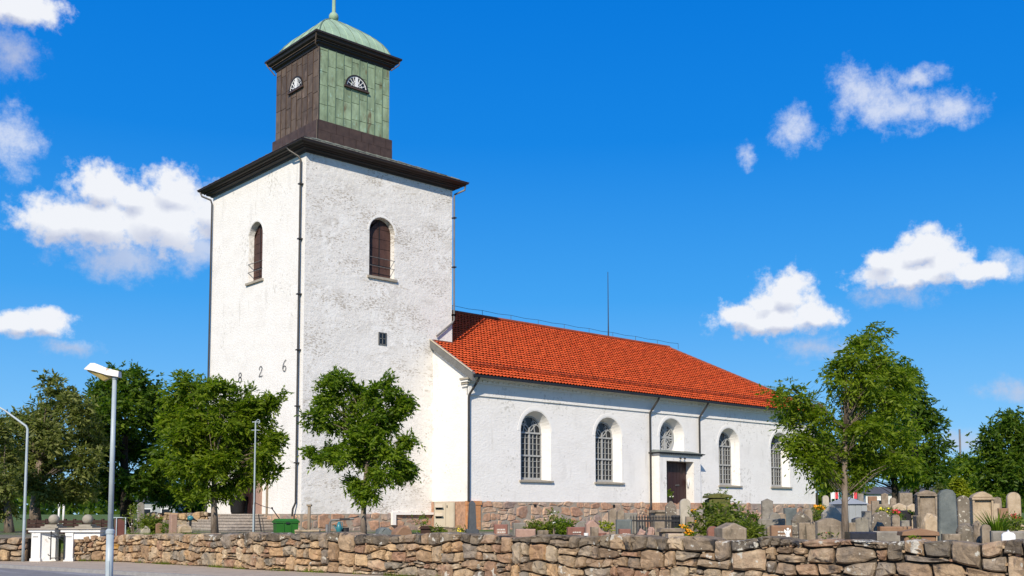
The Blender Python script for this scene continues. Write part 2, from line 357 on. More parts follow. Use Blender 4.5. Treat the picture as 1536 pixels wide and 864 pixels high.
M['leaf_fresh'] = leaf_mat('leaf_fresh', (.070, .120, .007), (.150, .220, .012), (.27, .33, .022), .55)
M['leaf_deep'] = leaf_mat('leaf_deep', (.060, .115, .007), (.130, .210, .012), (.25, .32, .022), .55)
M['leaf_dark'] = leaf_mat('leaf_dark', (.032, .072, .007), (.075, .140, .011), (.17, .235, .020), .5)
M['leaf_olive'] = leaf_mat('leaf_olive', (.070, .095, .018), (.14, .165, .038), (.27, .28, .09), .42)
M['leaf_yellow'] = leaf_mat('leaf_yellow', (.07, .10, .012), (.14, .19, .018), (.24, .26, .03), .4)
M['leaf_lime'] = leaf_mat('leaf_lime', (.15, .21, .012), (.28, .33, .02), (.42, .42, .03), .4)
M['leaf_conifer'] = leaf_mat('leaf_conifer', (.13, .17, .008), (.22, .26, .012), (.32, .34, .02), .45)
M['petal_orange'] = mat('petal_orange', [(.75, .27, .01), (.85, .42, .02)], 20, .6, 0)
M['petal_red'] = mat('petal_red', [(.55, .03, .04), (.7, .08, .1)], 20, .6, 0)
M['petal_yellow'] = mat('petal_yellow', [(.75, .6, .03), (.85, .75, .08)], 20, .6, 0)
M['petal_white'] = mat('petal_white', [(.75, .75, .7), (.85, .85, .82)], 20, .6, 0)
M['galv'] = mat('galvanised', [(.30, .36, .39), (.40, .46, .49)], 2.5, .45, .1, 12, spec=.5, spots=[((.32, .22, .14), 9, .73, .04)])
M['lamp_white'] = mat('lamp_white', [(.66, .64, .62), (.76, .74, .72)], 5, .5, .1, spots=[((.40, .22, .09), 9, .66, .05)])
M['lamp_lens'] = mat('lamp_lens', [(.34, .26, .09), (.45, .36, .14)], 9, .3, .1, spec=.5)
M['gate_white'] = mat('gate_whitewash', [(.70, .70, .68), (.80, .80, .78)], 2, .9, .3, 10, spots=[((.48, .40, .32), 4, .66, .1), ((.60, .58, .54), 1.2, .58, .12, (3, 3, .4))])
M['ball'] = mat('ball_stone', [(.27, .24, .19), (.36, .33, .27)], 8, .95, .5, 24)
M['iron'] = mat('black_iron', [(.012, .012, .014), (.022, .022, .025)], 5, .5, .1, spec=.4)
M['bin'] = mat('green_plastic', [(.02, .115, .012), (.026, .14, .015)], 3, .4, .05, spec=.5)
M['wood'] = mat('grey_wood', [(.20, .155, .11), (.30, .24, .17)], 4, .9, .4, 20, stretch=(3, 3, .4))
M['wood_dark'] = mat('dark_wood', [(.035, .018, .014), (.06, .032, .024)], 4, .85, .3, 20, stretch=(1, 1, 3))
M['sign_red'] = mat('oxide_board', [(.10, .032, .026), (.13, .045, .036)], 4, .6, .1)
M['beige'] = mat('beige_enamel', [(.50, .42, .31), (.57, .49, .37)], 3, .6, .1, spots=[((.40, .30, .2), 6, .68, .1)])
M['step'] = mat('step_stone', [(.27, .235, .20), (.36, .315, .27), (.42, .37, .32)], 4, .92, .4, 22, island=.35)
M['teal'] = mat('teal_plastic', [(.03, .16, .19), (.04, .20, .23)], 4, .35, .05, spec=.5)
M['slate'] = mat('slate_stone', [(.085,.10,.10), (.125,.142,.138), (.165,.18,.17)], 3, .7, .3, 20, spots=[((.30, .29, .23), 2.2, .64, .1, (2, 2, .5))])
M['charcoal'] = mat('charcoal_granite', [(.05, .055, .06), (.085, .09, .095)], 7, .45, .15, 30, spec=.5)
M['black_gr'] = mat('black_granite', [(.02, .02, .024), (.035, .033, .04)], 9, .3, .08, spec=.5)
M['grey'] = mat('grey_granite', [(.15,.135,.115), (.22,.20,.17), (.29,.265,.225)], 5, .85, .4, 26, coord='pos', spots=[((.10, .09, .07), 2.5, .62, .1), ((.40, .40, .35), 9, .68, .04)])
M['greybrown'] = mat('greybrown_granite', [(.16,.125,.09), (.25,.20,.148), (.33,.27,.205)], 5, .9, .5, 24, spots=[((.09, .075, .055), 2.3, .58, .1, (2, 2, .6)), ((.40, .36, .29), 9, .68, .04)])
M['red'] = mat('red_granite', [(.20,.085,.06), (.27,.125,.09)], 12, .5, .15, 40, spec=.45)
M['pink'] = mat('pink_granite', [(.32,.20,.155), (.42,.275,.215)], 12, .7, .25, 40)
M['sand'] = mat('sandstone', [(.33,.25,.165), (.43,.335,.23), (.49,.40,.29)], 4, .92, .45, 24, spots=[((.22, .18, .12), 2.4, .60, .12, (2, 2, .6))])
M['orange_sand'] = mat('orange_sandstone', [(.223, .124, .076), (.281, .174, .108)], 4, .9, .35, 24, spots=[((.20, .14, .10), 3, .6, .1)])
M['pale'] = mat('pale_stone', [(.37,.33,.265), (.47,.425,.345)], 5, .9, .35, 24, spots=[((.28, .25, .19), 3, .60, .12, (2, 2, .5))])
M['speckled'] = mat('speckled_stone', [(.13,.11,.085), (.22,.185,.145)], 5, .9, .5, 24, spots=[((.55, .52, .44), 13, .60, .06)])
M['mossy'] = mat('mossy_stone', [(.07, .085, .02), (.12, .12, .035), (.16, .14, .06)], 7, 1, .8, 24)
M['letter'] = mat('worn_gilt_letters', [(.55, .50, .44), (.65, .60, .54)], 9, .6, 0)
M['marker'] = mat('white_marker', [(.74, .74, .74), (.8, .8, .8)], 4, .7, .1)
M['cabin'] = mat('grey_painted_metal', [(.27, .29, .30), (.33, .35, .36)], 2, .6, .1)
M['pale_wall'] = mat('pale_house_wall', [(.62, .61, .58), (.70, .69, .66)], 1, .9, .1)
M['house_roof'] = mat('dark_roof', [(.06, .06, .065), (.10, .10, .105)], 3, .85, .2)

# ------------------------------------------------------------------ the setting: ground
def sheet(name, pts, z, m, kind='structure'):
    mb = MB(); mb.add([(p[0], p[1], z) for p in pts], [tuple(range(len(pts)))])
    return tag(mb.build(name, m), kind=kind)
# wall line in (lateral, distance) from the camera, left to right
WL = [(lat(u, d), d) for u, d in ((109.5, 36.5), (160, 36.3), (200, 35.5), (300, 33.0), (380, 30.8), (500, 29.0), (640, 27.0), (700, 26.2), (900, 23.7), (1100, 21.6), (1267, 20.2), (1400, 19.1), (1536, 18.2), (1700, 17.2))]
WLEFT = [(lat(-70, 36.6), 36.6), (lat(42, 36.5), 36.5)]
def big(name, z, m):
    return sheet(name, [(-900, -900), (1500, -900), (1500, 1500), (-900, 1500)], z, m)
big('ground', -0.35, M['lawn'])
# road, far pavement and near pavement as strips parallel to the wall
K = [(-60, 58.5), (-30, 42.6), (-17.1, 34.1), (-11.1, 29.7), (-7.6, 27.2), (0, 21.9), (9, 15.5), (30, .5), (60, -21)]      # far kerb line
nrm = Vector((-.58, -.81))                                                                                               # towards the camera side
def strip(name, off0, off1, z, m, thick=None):
    A = [cl(l + nrm.x * off0, d + nrm.y * off0) for l, d in K]; B = [cl(l + nrm.x * off1, d + nrm.y * off1) for l, d in K]
    mb = MB(); n = len(K)
    vs = [(p.x, p.y, z) for p in A] + [(p.x, p.y, z) for p in B]
    fs = [(i, i + 1, n + i + 1, n + i) for i in range(n - 1)]
    mb.add(vs, fs)
    if thick:
        vs2 = [(p.x, p.y, z - thick) for p in A] + [(p.x, p.y, z - thick) for p in B]
        mb.add(vs + vs2, [(i, i + 1, 2 * n + i + 1, 2 * n + i) for i in range(n - 1)] + [(n + i, n + i + 1, 3 * n + i + 1, 3 * n + i) for i in range(n - 1)])
    return tag(mb.build(name, m), kind='structure')
strip('road', 0, 6.8, -0.10, M['asphalt'])
strip('pavement', -9, -0.12, 0.0, M['pave'], .3)
strip('kerb', -0.12, 0.0, 0.008, M['kerb'], .3)
strip('near_pavement', 6.9, 13, 0.0, M['pave'], .3)
strip('near_kerb', 6.8, 6.9, 0.008, M['kerb'], .3)
# the raised churchyard behind the wall
def yard():
    edge = [cl(l, d) for l, d in ((-60, 37.8), (-17.7, 37.0))] + [cl(l, d + .35) for l, d in WL] + [cl(30, 2)]
    far = [cl(160, 60), cl(160, 400), cl(-160, 400), cl(-160, 60)]
    pts = edge + far
    mb = MB(); n = len(pts)
    mb.add([(p.x, p.y, YARD) for p in pts] + [(p.x, p.y, -.34) for p in pts], [tuple(range(n))] + [(i, (i + 1) % n, n + (i + 1) % n, n + i) for i in range(n)])
    return tag(mb.build('churchyard_ground', M['gravel']), kind='structure')
yard()
def mound(name, u0, u1, d0, d1, z1, m):
    mb = MB(); rows = 6; cols = 8; vs = []; fs = []
    for j in range(rows + 1):
        for i in range(cols + 1):
            t = j / rows; d = d0 + (d1 - d0) * t; u = u0 + (u1 - u0) * i / cols
            e = min(i, cols - i, 1)
            z = YARD + .01 + (z1 - YARD) * (t * t * (3 - 2 * t)) * (1 if e else .0)
            p = gp(u, d, z); vs.append((p.x, p.y, z))
    for j in range(rows):
        for i in range(cols): a = j * (cols + 1) + i; fs.append((a, a + 1, a + cols + 2, a + cols + 1))
    mb.add(vs, fs); return tag(mb.build(name, m, smooth=True), kind='structure')
mound('lawn_slope', -250, 300, 50, 150, 1.50, M['lawn'])
mound('far_lawn', 1225, 1900, 60, 200, 1.50, M['lawn'])

# ------------------------------------------------------------------ stone pieces
def clip(poly, nx, ny, c):
    out = []
    for i in range(len(poly)):
        a, b = poly[i], poly[(i + 1) % len(poly)]; da = a[0] * nx + a[1] * ny - c; db = b[0] * nx + b[1] * ny - c
        if da <= 0: out.append(a)
        if (da < 0 < db) or (db < 0 < da):
            t = da / (da - db); out.append((a[0] + (b[0] - a[0]) * t, a[1] + (b[1] - a[1]) * t))
    return out
def cells(L, Hf, w, h, jit, seed, aniso=1.6, wgrow=None):
    """uneven courses of roughly squared stones over a wall of length L and height Hf(s)"""
    rd = random.Random(seed); H = max(Hf(0), Hf(L), Hf(L / 2)); rows = max(2, round(H / h)); st = .22
    K_ = int(L / st) + 3
    def noise(amp, k):
        v = 0; o = []
        for i in range(K_): v = v * k + rd.uniform(-amp, amp); o.append(v)
        return o
    off = [noise(.33 * jit, .62) if 0 < r_ < rows else ([0] * K_ if r_ == 0 else noise(.24 * jit, .35)) for r_ in range(rows + 1)]
    base = [0] + [(r_ + rd.uniform(-.12, .12)) / rows for r_ in range(1, rows)] + [1]
    def bz(r_, s):
        s = min(max(s, 0), L); i = min(int(s / st), K_ - 2); t = s / st - i
        o = off[r_][i] * (1 - t) + off[r_][i + 1] * t
        return base[r_] * Hf(s) + o * h
    out = []; blocked = [[] for _ in range(rows + 1)]
    for r_ in range(rows):
        s = 0; slant = 0
        bl = sorted(blocked[r_])
        while s < L - .05:
            nxt = [q for q in bl if q[0] < s + .02 < q[1]]
            if nxt: s = nxt[0][1]; slant = nxt[0][2]; continue
            lim = min([q[0] for q in bl if q[0] >= s + .02] + [L])
            ww = w * rd.choice((.42, .6, .75, .9, 1.0, 1.15, 1.35, 1.7)) * (wgrow(s) if wgrow else 1)
            e = s + ww; fixed = False
            if e > lim - .16 * w: e = lim; fixed = True
            e = min(e, L)
            sl = 0 if (fixed or e >= L) else rd.uniform(-.5, .5) * h * .8 * jit
            top = r_ + 1
            if r_ < rows - 1 and rd.random() < .22 * jit and .75 * w < ww: top = r_ + 2; blocked[r_ + 1].append((s - .0, e, 0)); sl = 0
            l0, l1 = s - slant / 2, s + slant / 2; e0, e1 = e - sl / 2, e + sl / 2
            if top == r_ + 2: l0 = l1 = s
            m0, m1 = (l0 + e0) / 2, (l1 + e1) / 2
            g = .35
            poly = [(l0, bz(r_, l0)), (l0 + (e0 - l0) * g, bz(r_, l0 + (e0 - l0) * g)), (e0 - (e0 - l0) * g, bz(r_, e0 - (e0 - l0) * g)), (e0, bz(r_, e0)),
                    (e + rd.uniform(-.2, .3) * .02, (bz(r_, e) + bz(top, e)) / 2), (e1, bz(top, e1)), (e1 - (e1 - l1) * g, bz(top, e1 - (e1 - l1) * g)), (l1 + (e1 - l1) * g, bz(top, l1 + (e1 - l1) * g)), (l1, bz(top, l1)), (s + rd.uniform(-.3, .2) * .02, (bz(r_, s) + bz(top, s)) / 2)]
            hh = bz(top, m1) - bz(r_, m0)
            if top == r_ + 1 and hh > .55 * h and rd.random() < .08 * jit and ww > .6 * w:      # two thin stones in the height of one
                z = lambda q: bz(r_, q) + (bz(top, q) - bz(r_, q)) * zf
                zf = rd.uniform(.35, .6); k = [q for q in poly]
                out.append([poly[0], poly[1], poly[2], poly[3], (e, z(e)), (m0, z(m0) + .01), (s, z(s))])
                if rd.random() < .6 and ww > w * .9:
                    q = s + (e - s) * rd.uniform(.35, .65)
                    out.append([(s, z(s)), (q, z(q)), (q, bz(top, q)), (l1, bz(top, l1))]); out.append([(q, z(q)), (e, z(e)), (e1, bz(top, e1)), (q, bz(top, q))])
                else: out.append([(s, z(s)), (m0, z(m0) + .01), (e, z(e)), (e1, bz(top, e1)), poly[6], poly[7], (l1, bz(top, l1))])
            elif hh > .03: out.append(poly)
            s = e; slant = sl
    return out
def stone_mesh(poly, gap, depth, bulge, rd, N=10, frame=None, rough=.02):
    """rounded polygon with thickness; frame(s, z, off) -> world point; off is how far it stands proud"""
    n = len(poly); A = sum(poly[i][0] * poly[(i + 1) % n][1] - poly[(i + 1) % n][0] * poly[i][1] for i in range(n)) / 2
    if abs(A) < .004: return None
    cx = sum(p[0] for p in poly) / n; cy = sum(p[1] for p in poly) / n
    # cut corners once, then resample
    P = []
    for i in range(n):
        a, b = poly[i], poly[(i + 1) % n]
        P += [(a[0] * .8 + b[0] * .2, a[1] * .8 + b[1] * .2), (a[0] * .2 + b[0] * .8, a[1] * .2 + b[1] * .8)]
    while len(P) > N:      # drop the shortest edge's vertex
        k = min(range(len(P)), key=lambda i: math.dist(P[i], P[(i + 1) % len(P)])); P[k] = tuple((P[k][q] + P[(k + 1) % len(P)][q]) / 2 for q in (0, 1)); P.pop((k + 1) % len(P))
    n = len(P); cx = sum(p[0] for p in P) / n; cy = sum(p[1] for p in P) / n
    W = max(abs(p[0] - cx) for p in P); H = max(abs(p[1] - cy) for p in P)
    kx, ky = max(.5, 1 - gap / W), max(.5, 1 - gap / H)
    out = [(cx + (p[0] - cx) * kx, cy + (p[1] - cy) * ky) for p in P]
    j = lambda a: rd.uniform(-a, a)
    off0 = rd.uniform(-.5, 1) * bulge * .6
    tx, tz = j(.12), j(.10)
    vs = [frame(p[0], p[1], -depth) for p in out]
    vs += [frame(p[0] , p[1] , off0 + j(rough * .4) - bulge * .5) for p in out]
    vs += [frame(cx + (p[0] - cx) * .86 , cy + (p[1] - cy) * .80, off0 + bulge + j(rough) + tx * (p[0] - cx) + tz * (p[1] - cy)) for p in out]
    vs.append(frame(cx + j(W * .25), cy + j(H * .25), off0 + bulge * 1.15 + j(rough)))
    fs = []
    for r_ in (0, 1):
        for k in range(n): a = r_ * n + k; b = r_ * n + (k + 1) % n; fs.append((a, b, b + n, a + n))
    for k in range(n): fs.append((2 * n + k, 2 * n + (k + 1) % n, 3 * n))
    fs.append(tuple(reversed(range(n))))
    return vs, fs, abs(A), (cx, cy)
def quick(name, vs, fs, m, parent, smooth=False):
    c = sum((Vector(v) for v in vs), Vector()) / len(vs)
    me = bpy.data.meshes.new(name); me.from_pydata([tuple(Vector(v) - c) for v in vs], [], fs); me.materials.append(m)
    if smooth: me.polygons.foreach_set('use_smooth', [True] * len(me.polygons))
    o = bpy.data.objects.new(name, me); COL.objects.link(o); o.parent = parent; o.location = c
    return o
def masonry(parent, polys, frame, gap, depth, bulge, matf, seed, limit=300, N=10, rough=.02, topf=None):
    rd = random.Random(seed); L = []
    for p in polys:
        dpt = depth
        if topf: dpt = topf(p, depth)
        g = stone_mesh(p, gap, dpt, bulge, rd, N, frame, rough)
        if g: L.append((g, matf(g[3], rd)))
    L.sort(key=lambda t: -t[0][2])
    for (g, m) in L[:limit]: quick('stone', g[0], g[1], m, parent)
    rest = L[limit:]
    by = {}
    for g, m in rest: by.setdefault(m.name, (MB(), m))[0].add(g[0], g[1])
    for mb, m in by.values():
        o = mb.build('small_stones', m, parent, fix=False); tag(o, kind='stuff')
    return len(L)
def polyframe(path, flip=1):
    """path: list of plan points, left to right as seen from the camera side"""
    P = [Vector((p.x, p.y)) for p in path]; S = [0]
    for a, b in zip(P, P[1:]): S.append(S[-1] + (b - a).length)
    def fr(s, z, off):
        k = 0
        while k < len(P) - 2 and s > S[k + 1]: k += 1
        t = (s - S[k]) / (S[k + 1] - S[k]); p = P[k].lerp(P[k + 1], t)
        d0 = (P[k + 1] - P[k]).normalized()
        d1 = (P[min(k + 2, len(P) - 1)] - P[min(k + 1, len(P) - 2)]).normalized() if t > .5 else (P[max(k, 1)] - P[max(k - 1, 0)]).normalized() if k > 0 else d0
        w = abs(t - .5); d = d0.lerp(d1, w).normalized()
        nn = Vector((d.y, -d.x))
        return Vector((p.x + nn.x * off, p.y + nn.y * off, z))
    return fr, S[-1]

# ------------------------------------------------------------------ the dry stone wall
def drystone():
    # right of the gate
    path = [cl(l, d) for l, d in WL]; fr, L = polyframe(path)
    uL = lambda s: s / L
    def H(s):
        t = uL(s); return .86 + .22 * min(1, t / .35) + .06 * t
    w = thing('stone_wall', 'long dry stone wall of tan and grey boulders running from the white gate pillars across the front', 'wall', (0, 0, 0))
    polys = cells(L, H, .31, .225, 1.0, 5, 1.75, wgrow=lambda s: .78 + .95 * uL(s))
    def mf(c, rd):
        t = uL(c[0]); top = c[1] > H(c[0]) - .24
        if rd.random() < .005: return M['wall_orange']
        if top and t > .22: return M['wall_dark'] if rd.random() < .75 else M['wall_brown']
        return M['wall_tan'] if rd.random() > (t - .25) * 1.7 else M['wall_brown']
    def topf(p, d): return .62 if max(q[1] for q in p) > H(min(L, max(0, p[0][0]))) - .1 else d
    n = masonry(w, polys, fr, .017, .20, .040, mf, 3, 300, 12, .034, topf)
    chips = [MB(), MB()]; rc = random.Random(12)      # little wedging stones in the joints
    for p in polys:
        for q in rc.sample(p, 2):
            if rc.random() < .55 and .05 < q[1] < H(q[0]) - .08:
                a_ = rc.uniform(.02, .055); b_ = rc.uniform(.012, .03); k_ = [(q[0] + a_ * math.cos(t) * rc.uniform(.7, 1.2), q[1] + b_ * math.sin(t) * rc.uniform(.7, 1.2)) for t in [i * math.pi / 3 for i in range(6)]]
                vs_ = [fr(x, z, -.06) for x, z in k_] + [fr(x, z, rc.uniform(-.005, .015)) for x, z in k_]
                chips[rc.random() < .4].add(vs_, [tuple(range(6)), tuple(range(6, 12))] + [(i, (i + 1) % 6, 6 + (i + 1) % 6, 6 + i) for i in range(6)])
    for c_, m__ in zip(chips, ('wall_tan', 'wall_brown')): tag(c_.build('wedge_stones', M[m__], w), kind='stuff')
    core = MB(); m_ = 60; vs = []
    for i in range(m_ + 1):
        s = L * i / m_; h = H(s) - .07
        for off, z in ((-.075, -.05), (-.075, h), (-.60, h), (-.60, -.05)): vs.append(fr(s, z, off))
    fs = []
    for i in range(m_):
        for k in range(4): a = i * 4 + k; b = i * 4 + (k + 1) % 4; fs.append((a, b, b + 4, a + 4))
    fs += [(0, 1, 2, 3), (m_ * 4 + 3, m_ * 4 + 2, m_ * 4 + 1, m_ * 4)]
    core.add(vs, fs).build('core', M['core'], w)
    # left of the gate
    fr2, L2 = polyframe([cl(l, d) for l, d in WLEFT])
    w2 = thing('stone_wall', 'short stretch of dry stone wall left of the white gate pillars behind the thin bent lamp post', 'wall', (0, 0, 0))
    masonry(w2, cells(L2, lambda s: .83, .40, .23, 1.0, 9, 1.5), fr2, .020, .25, .045, lambda c, rd: M['wall_tan'], 4, 300, 10, .03)
    c2 = MB(); a, b, c, d = fr2(0, 0, -.08), fr2(L2, 0, -.08), fr2(L2, 0, -.5), fr2(0, 0, -.5)
    c2.add([(q.x, q.y, z) for z in (-.05, .78) for q in (a, b, c, d)], [(0, 1, 2, 3), (4, 5, 6, 7), (0, 1, 5, 4), (1, 2, 6, 5), (2, 3, 7, 6), (3, 0, 4, 7)]).build('core', M['core'], w2)
    # old wall standing at the back, between the standing stone and the church stairs
    fr3, L3 = polyframe([gp(214, 57), gp(262, 56), gp(310, 55.5)])
    w3 = thing('stone_wall', 'low rubble wall at the back between the tapering standing stone and the tower', 'wall', (0, 0, 0))
    masonry(w3, cells(L3, lambda s: .98, .42, .26, 1.0, 19, 1.5), lambda s, z, o: fr3(s, z + YARD - .05, o), .02, .25, .05, lambda c, rd: M['wall_tan'] if rd.random() < .5 else M['wall_brown'], 4)
    a, b, c, d = fr3(0, 0, -.08), fr3(L3, 0, -.08), fr3(L3, 0, -.5), fr3(0, 0, -.5)
    MB().add([(q.x, q.y, z) for z in (.7, 1.68) for q in (a, b, c, d)], [(0, 1, 2, 3), (4, 5, 6, 7), (0, 1, 5, 4), (1, 2, 6, 5), (2, 3, 7, 6), (3, 0, 4, 7)]).build('core', M['core'], w3)
    return fr, L, H
WFR, WLEN, WH = drystone()

# ------------------------------------------------------------------ church
church = thing('church', 'white rendered church with square copper-topped tower and orange tiled nave roof', 'church')
TW, TY = 9.0, 9.89
NX0, NX1, NY0, NY1 = 7.75, 39.48, -2.865, 12.75
ZT = 19.06; ZPT = 1.62; ZPN = 2.23

def wall_face(mb, W, z0, z1, ops, depth, T, back=False):
    """wall in local (s, z, off) with arched openings; ops: dict(x0,x1,z0,z1,kind,splay)"""
    q = lambda *p: mb.add([T(*a) for a in p], [tuple(range(len(p)))])
    cur = 0
    for o in sorted(ops, key=lambda k: k['x0']):
        x0, x1, a, b = o['x0'], o['x1'], o['z0'], o['z1']; r = (x1 - x0) / 2; cx = (x0 + x1) / 2
        q((cur, z0, 0), (x0, z0, 0), (x0, z1, 0), (cur, z1, 0)); cur = x1
        if a > z0: q((x0, z0, 0), (x1, z0, 0), (x1, a, 0), (x0, a, 0))
        dp = o.get('depth', depth); sp = o.get('splay', 0)
        if o.get('arch', True):
            zs = b - r; arc = [(cx - r * math.cos(math.pi * k / 16), zs + r * math.sin(math.pi * k / 16)) for k in range(17)]
        else: arc = [(x0, b), (x1, b)]
        for p1, p2 in zip(arc, arc[1:]): q((p1[0], p1[1], 0), (p2[0], p2[1], 0), (p2[0], z1, 0), (p1[0], z1, 0))
        out = [(x0, a)] + arc + [(x1, a)]
        k = (r - sp) / r
        if o.get('arch', True):
            arc2 = [(cx - (r - sp) * math.cos(math.pi * i / 16), zs + (r - sp) * math.sin(math.pi * i / 16)) for i in range(17)]
        else: arc2 = [(x0 + sp, b - sp), (x1 - sp, b - sp)]
        inn = [(x0 + sp, a + .02)] + arc2 + [(x1 - sp, a + .02)]
        for i in range(len(out)):
            a1, a2, b1, b2 = out[i], out[(i + 1) % len(out)], inn[i], inn[(i + 1) % len(inn)]
            q((a1[0], a1[1], 0), (a2[0], a2[1], 0), (b2[0], b2[1], -dp), (b1[0], b1[1], -dp))
        if o.get('backwall'):
            q(*[(p[0], p[1], -dp) for p in inn])
    q((cur, z0, 0), (W, z0, 0), (W, z1, 0), (cur, z1, 0))
def archpoly(cx, r, z0, ztop, n=16):
    zs = ztop - r; return [(cx - r, z0)] + [(cx - r * math.cos(math.pi * k / n), zs + r * math.sin(math.pi * k / n)) for k in range(n + 1)] + [(cx + r, z0)]
FS = lambda y: (lambda s, z, o: (s, y - o, z))                # south-facing plane at y
FWf = lambda x, y1: (lambda s, z, o: (x - o, y1 - s, z))        # west-facing plane at x, s runs from y1 southwards
def T_prism(mb, T, poly, o0, o1):
    n = len(poly); vs = [T(p[0], p[1], o0) for p in poly] + [T(p[0], p[1], o1) for p in poly]
    mb.add(vs, [tuple(range(n)), tuple(reversed(range(n, 2 * n)))] + [(i, (i + 1) % n, n + (i + 1) % n, n + i) for i in range(n)]); return mb
def T_bar(mb, T, a, b, w, o0, o1):
    d = Vector((b[0] - a[0], b[1] - a[1])); d.normalize(); nx, ny = -d.y * w / 2, d.x * w / 2
    return T_prism(mb, T, [(a[0] + nx, a[1] + ny), (b[0] + nx, b[1] + ny), (b[0] - nx, b[1] - ny), (a[0] - nx, a[1] - ny)], o0, o1)
def T_arc(mb, T, cx, cz, r, w, o0, o1, a0=0, a1=math.pi, n=14):
    for k in range(n):
        t0, t1 = a0 + (a1 - a0) * k / n, a0 + (a1 - a0) * (k + 1) / n
        pts = [(cx + R_ * math.cos(t), cz + R_ * math.sin(t)) for R_, t in ((r - w / 2, t0), (r + w / 2, t0), (r + w / 2, t1), (r - w / 2, t1))]
        T_prism(mb, T, pts, o0, o1)
    return mb

def tower():
    S = FS(0.0); Wt = FWf(0.0, TY)
    mb = MB()
    wall_face(mb, TW, ZPT - .02, ZT, [dict(x0=3.68, x1=5.22, z0=13.58, z1=16.67, depth=.38, splay=.05),
                                ], .3, S)
    o = mb.build('tower_wall', M['stained'], church); o['label'] = 'weathered grey-white south face of the tower'
    mb = MB()
    yc = TY - 4.92
    wall_face(mb, TY, ZPT - .02, ZT, [dict(x0=yc - .74, x1=yc + .74, z0=13.55, z1=16.65, depth=.38, splay=.05),
                                ], .3, Wt)
    o = mb.build('tower_wall', M['white'], church); o['label'] = 'bright white west face of the tower'
    mb = MB()
    mb.add([(TW, 0, ZPT), (TW, TY, ZPT), (TW, TY, ZT), (TW, 0, ZT)], [(0, 1, 2, 3)])
    mb.add([(0, TY, ZPT), (TW, TY, ZPT), (TW, TY, ZT), (0, TY, ZT)], [(3, 2, 1, 0)])
    mb.build('tower_wall', M['white'], church)
    # belfry shutters: two leaves, boards seen as parts
    for T, cx, z0, z1 in ((S, 4.45, 13.58, 16.67), (Wt, yc, 13.55, 16.65)):
        sh = T_prism(MB(), T, archpoly(cx, .74, z0, z1 - .03), -.30, -.37).build('shutter', M['shutter'], church)
        for k in range(6):                    # sheet panels of the leaves
            for sd in (-1, 1):
                za, zb = z0 + .05 + k * .5, z0 + .05 + (k + 1) * .5 - .025
                x0, x1 = (cx + .02, cx + .70) if sd > 0 else (cx - .70, cx - .02)
                zs = z1 - .77
                def lim(x): return zs + math.sqrt(max(0, .69 ** 2 - (x - cx) ** 2))
                pts = [(x0, za), (x1, za), (x1, min(zb, lim(x1))), ((x0 + x1) / 2, min(zb, lim((x0 + x1) / 2))), (x0, min(zb, lim(x0)))]
                if za < lim((x0 + x1) / 2) - .05:
                    if pts[2][1] < za: pts = [(x0, za), (cx + sd * math.sqrt(max(0, .69 ** 2 - (za - zs) ** 2)), za), ((x0 + x1) / 2, min(zb, lim((x0 + x1) / 2))), (x0, min(zb, lim(x0)))] if sd > 0 else [(cx - math.sqrt(max(0, .69 ** 2 - (za - zs) ** 2)), za), (x1, za), (x1, min(zb, lim(x1))), ((x0 + x1) / 2, min(zb, lim((x0 + x1) / 2)))]
                    T_prism(MB(), T, pts, -.285, -.31).build('panel', M['shutter'], sh)
        T_bar(MB(), T, (cx, z0), (cx, z1 - .05), .05, -.26, -.30).build('astragal', M['dark_copper'], sh)
        for zz in (.55, .98):
            T_bar(MB(), T, (cx - .78, z0 + zz), (cx + .78, z0 + zz - .02), .022, .02, -.02).build('bar', M['pipe_grey'], sh)
        T_prism(MB(), T, [(cx - .88, z0 - .12), (cx + .92, z0 - .12), (cx + .92, z0), (cx - .88, z0)], .10, -.36).build('sill', M['sill'], church)
        T_arc(MB(), T, cx, z1 - .77, .84, .10, .012, -.01, 0, math.pi, 20).build('arch_moulding', M['white'], church)
    # small slit window
    w = MB()
    for a, b in (((4.30, 10.12), (4.30, 10.76)), ((4.74, 10.12), (4.74, 10.76)), ((4.28, 10.74), (4.76, 10.74)), ((4.28, 10.15), (4.76, 10.15)), ((4.52, 10.15), (4.52, 10.74)), ((4.30, 10.45), (4.74, 10.45))): T_bar(w, S, a, b, .05 if abs(a[0] - 4.52) > .05 and a[1] != 10.45 else .03, .04, -.02)
    w = w.build('slit_window', M['pipe_grey'], church)
    T_prism(MB(), S, [(4.33, 10.17), (4.71, 10.17), (4.71, 10.73), (4.33, 10.73)], .015, .006).build('pane', M['glass'], w)
    # iron figures of the building year (the first stands behind the tree crown)
    def glyph(ch, yc_, zc):
        h = .56; wd = .15; P = []
        if ch == '8':
            P = [[(math.sin(t) * wd * .8 * (1 if math.cos(t / 1) else 1), 0) for t in ()]]
            up_ = [(.11 * math.sin(a), .13 - .13 * math.cos(a)) for a in [2 * math.pi * k / 14 for k in range(15)]]
            dn_ = [(.13 * math.sin(a), -.15 + .15 * math.cos(a)) for a in [2 * math.pi * k / 14 for k in range(15)]]
            P = [up_, dn_]
        if ch == '2':
            P = [[(-.11, .10), (-.12, .18), (-.07, .26), (.01, .29), (.09, .25), (.11, .17), (.07, .05), (-.02, -.09), (-.10, -.20), (-.14, -.28), (-.05, -.25), (.05, -.28), (.14, -.24)]]
        if ch == '6':
            P = [[(.12, .30), (.03, .24), (-.06, .12), (-.11, -.02), (-.12, -.15), (-.07, -.27), (.02, -.30), (.11, -.24), (.13, -.13), (.09, -.04), (.01, -.01), (-.07, -.05), (-.11, -.13)]]
        g = MB()
        for pl in P: g.tube([(-.04, yc_ - p[0] * 1.25, zc + p[1] * .92) for p in pl], .016, 6)
        g.build('numeral', M['iron'], church)['label'] = 'black iron numeral %s on the white west face' % ch
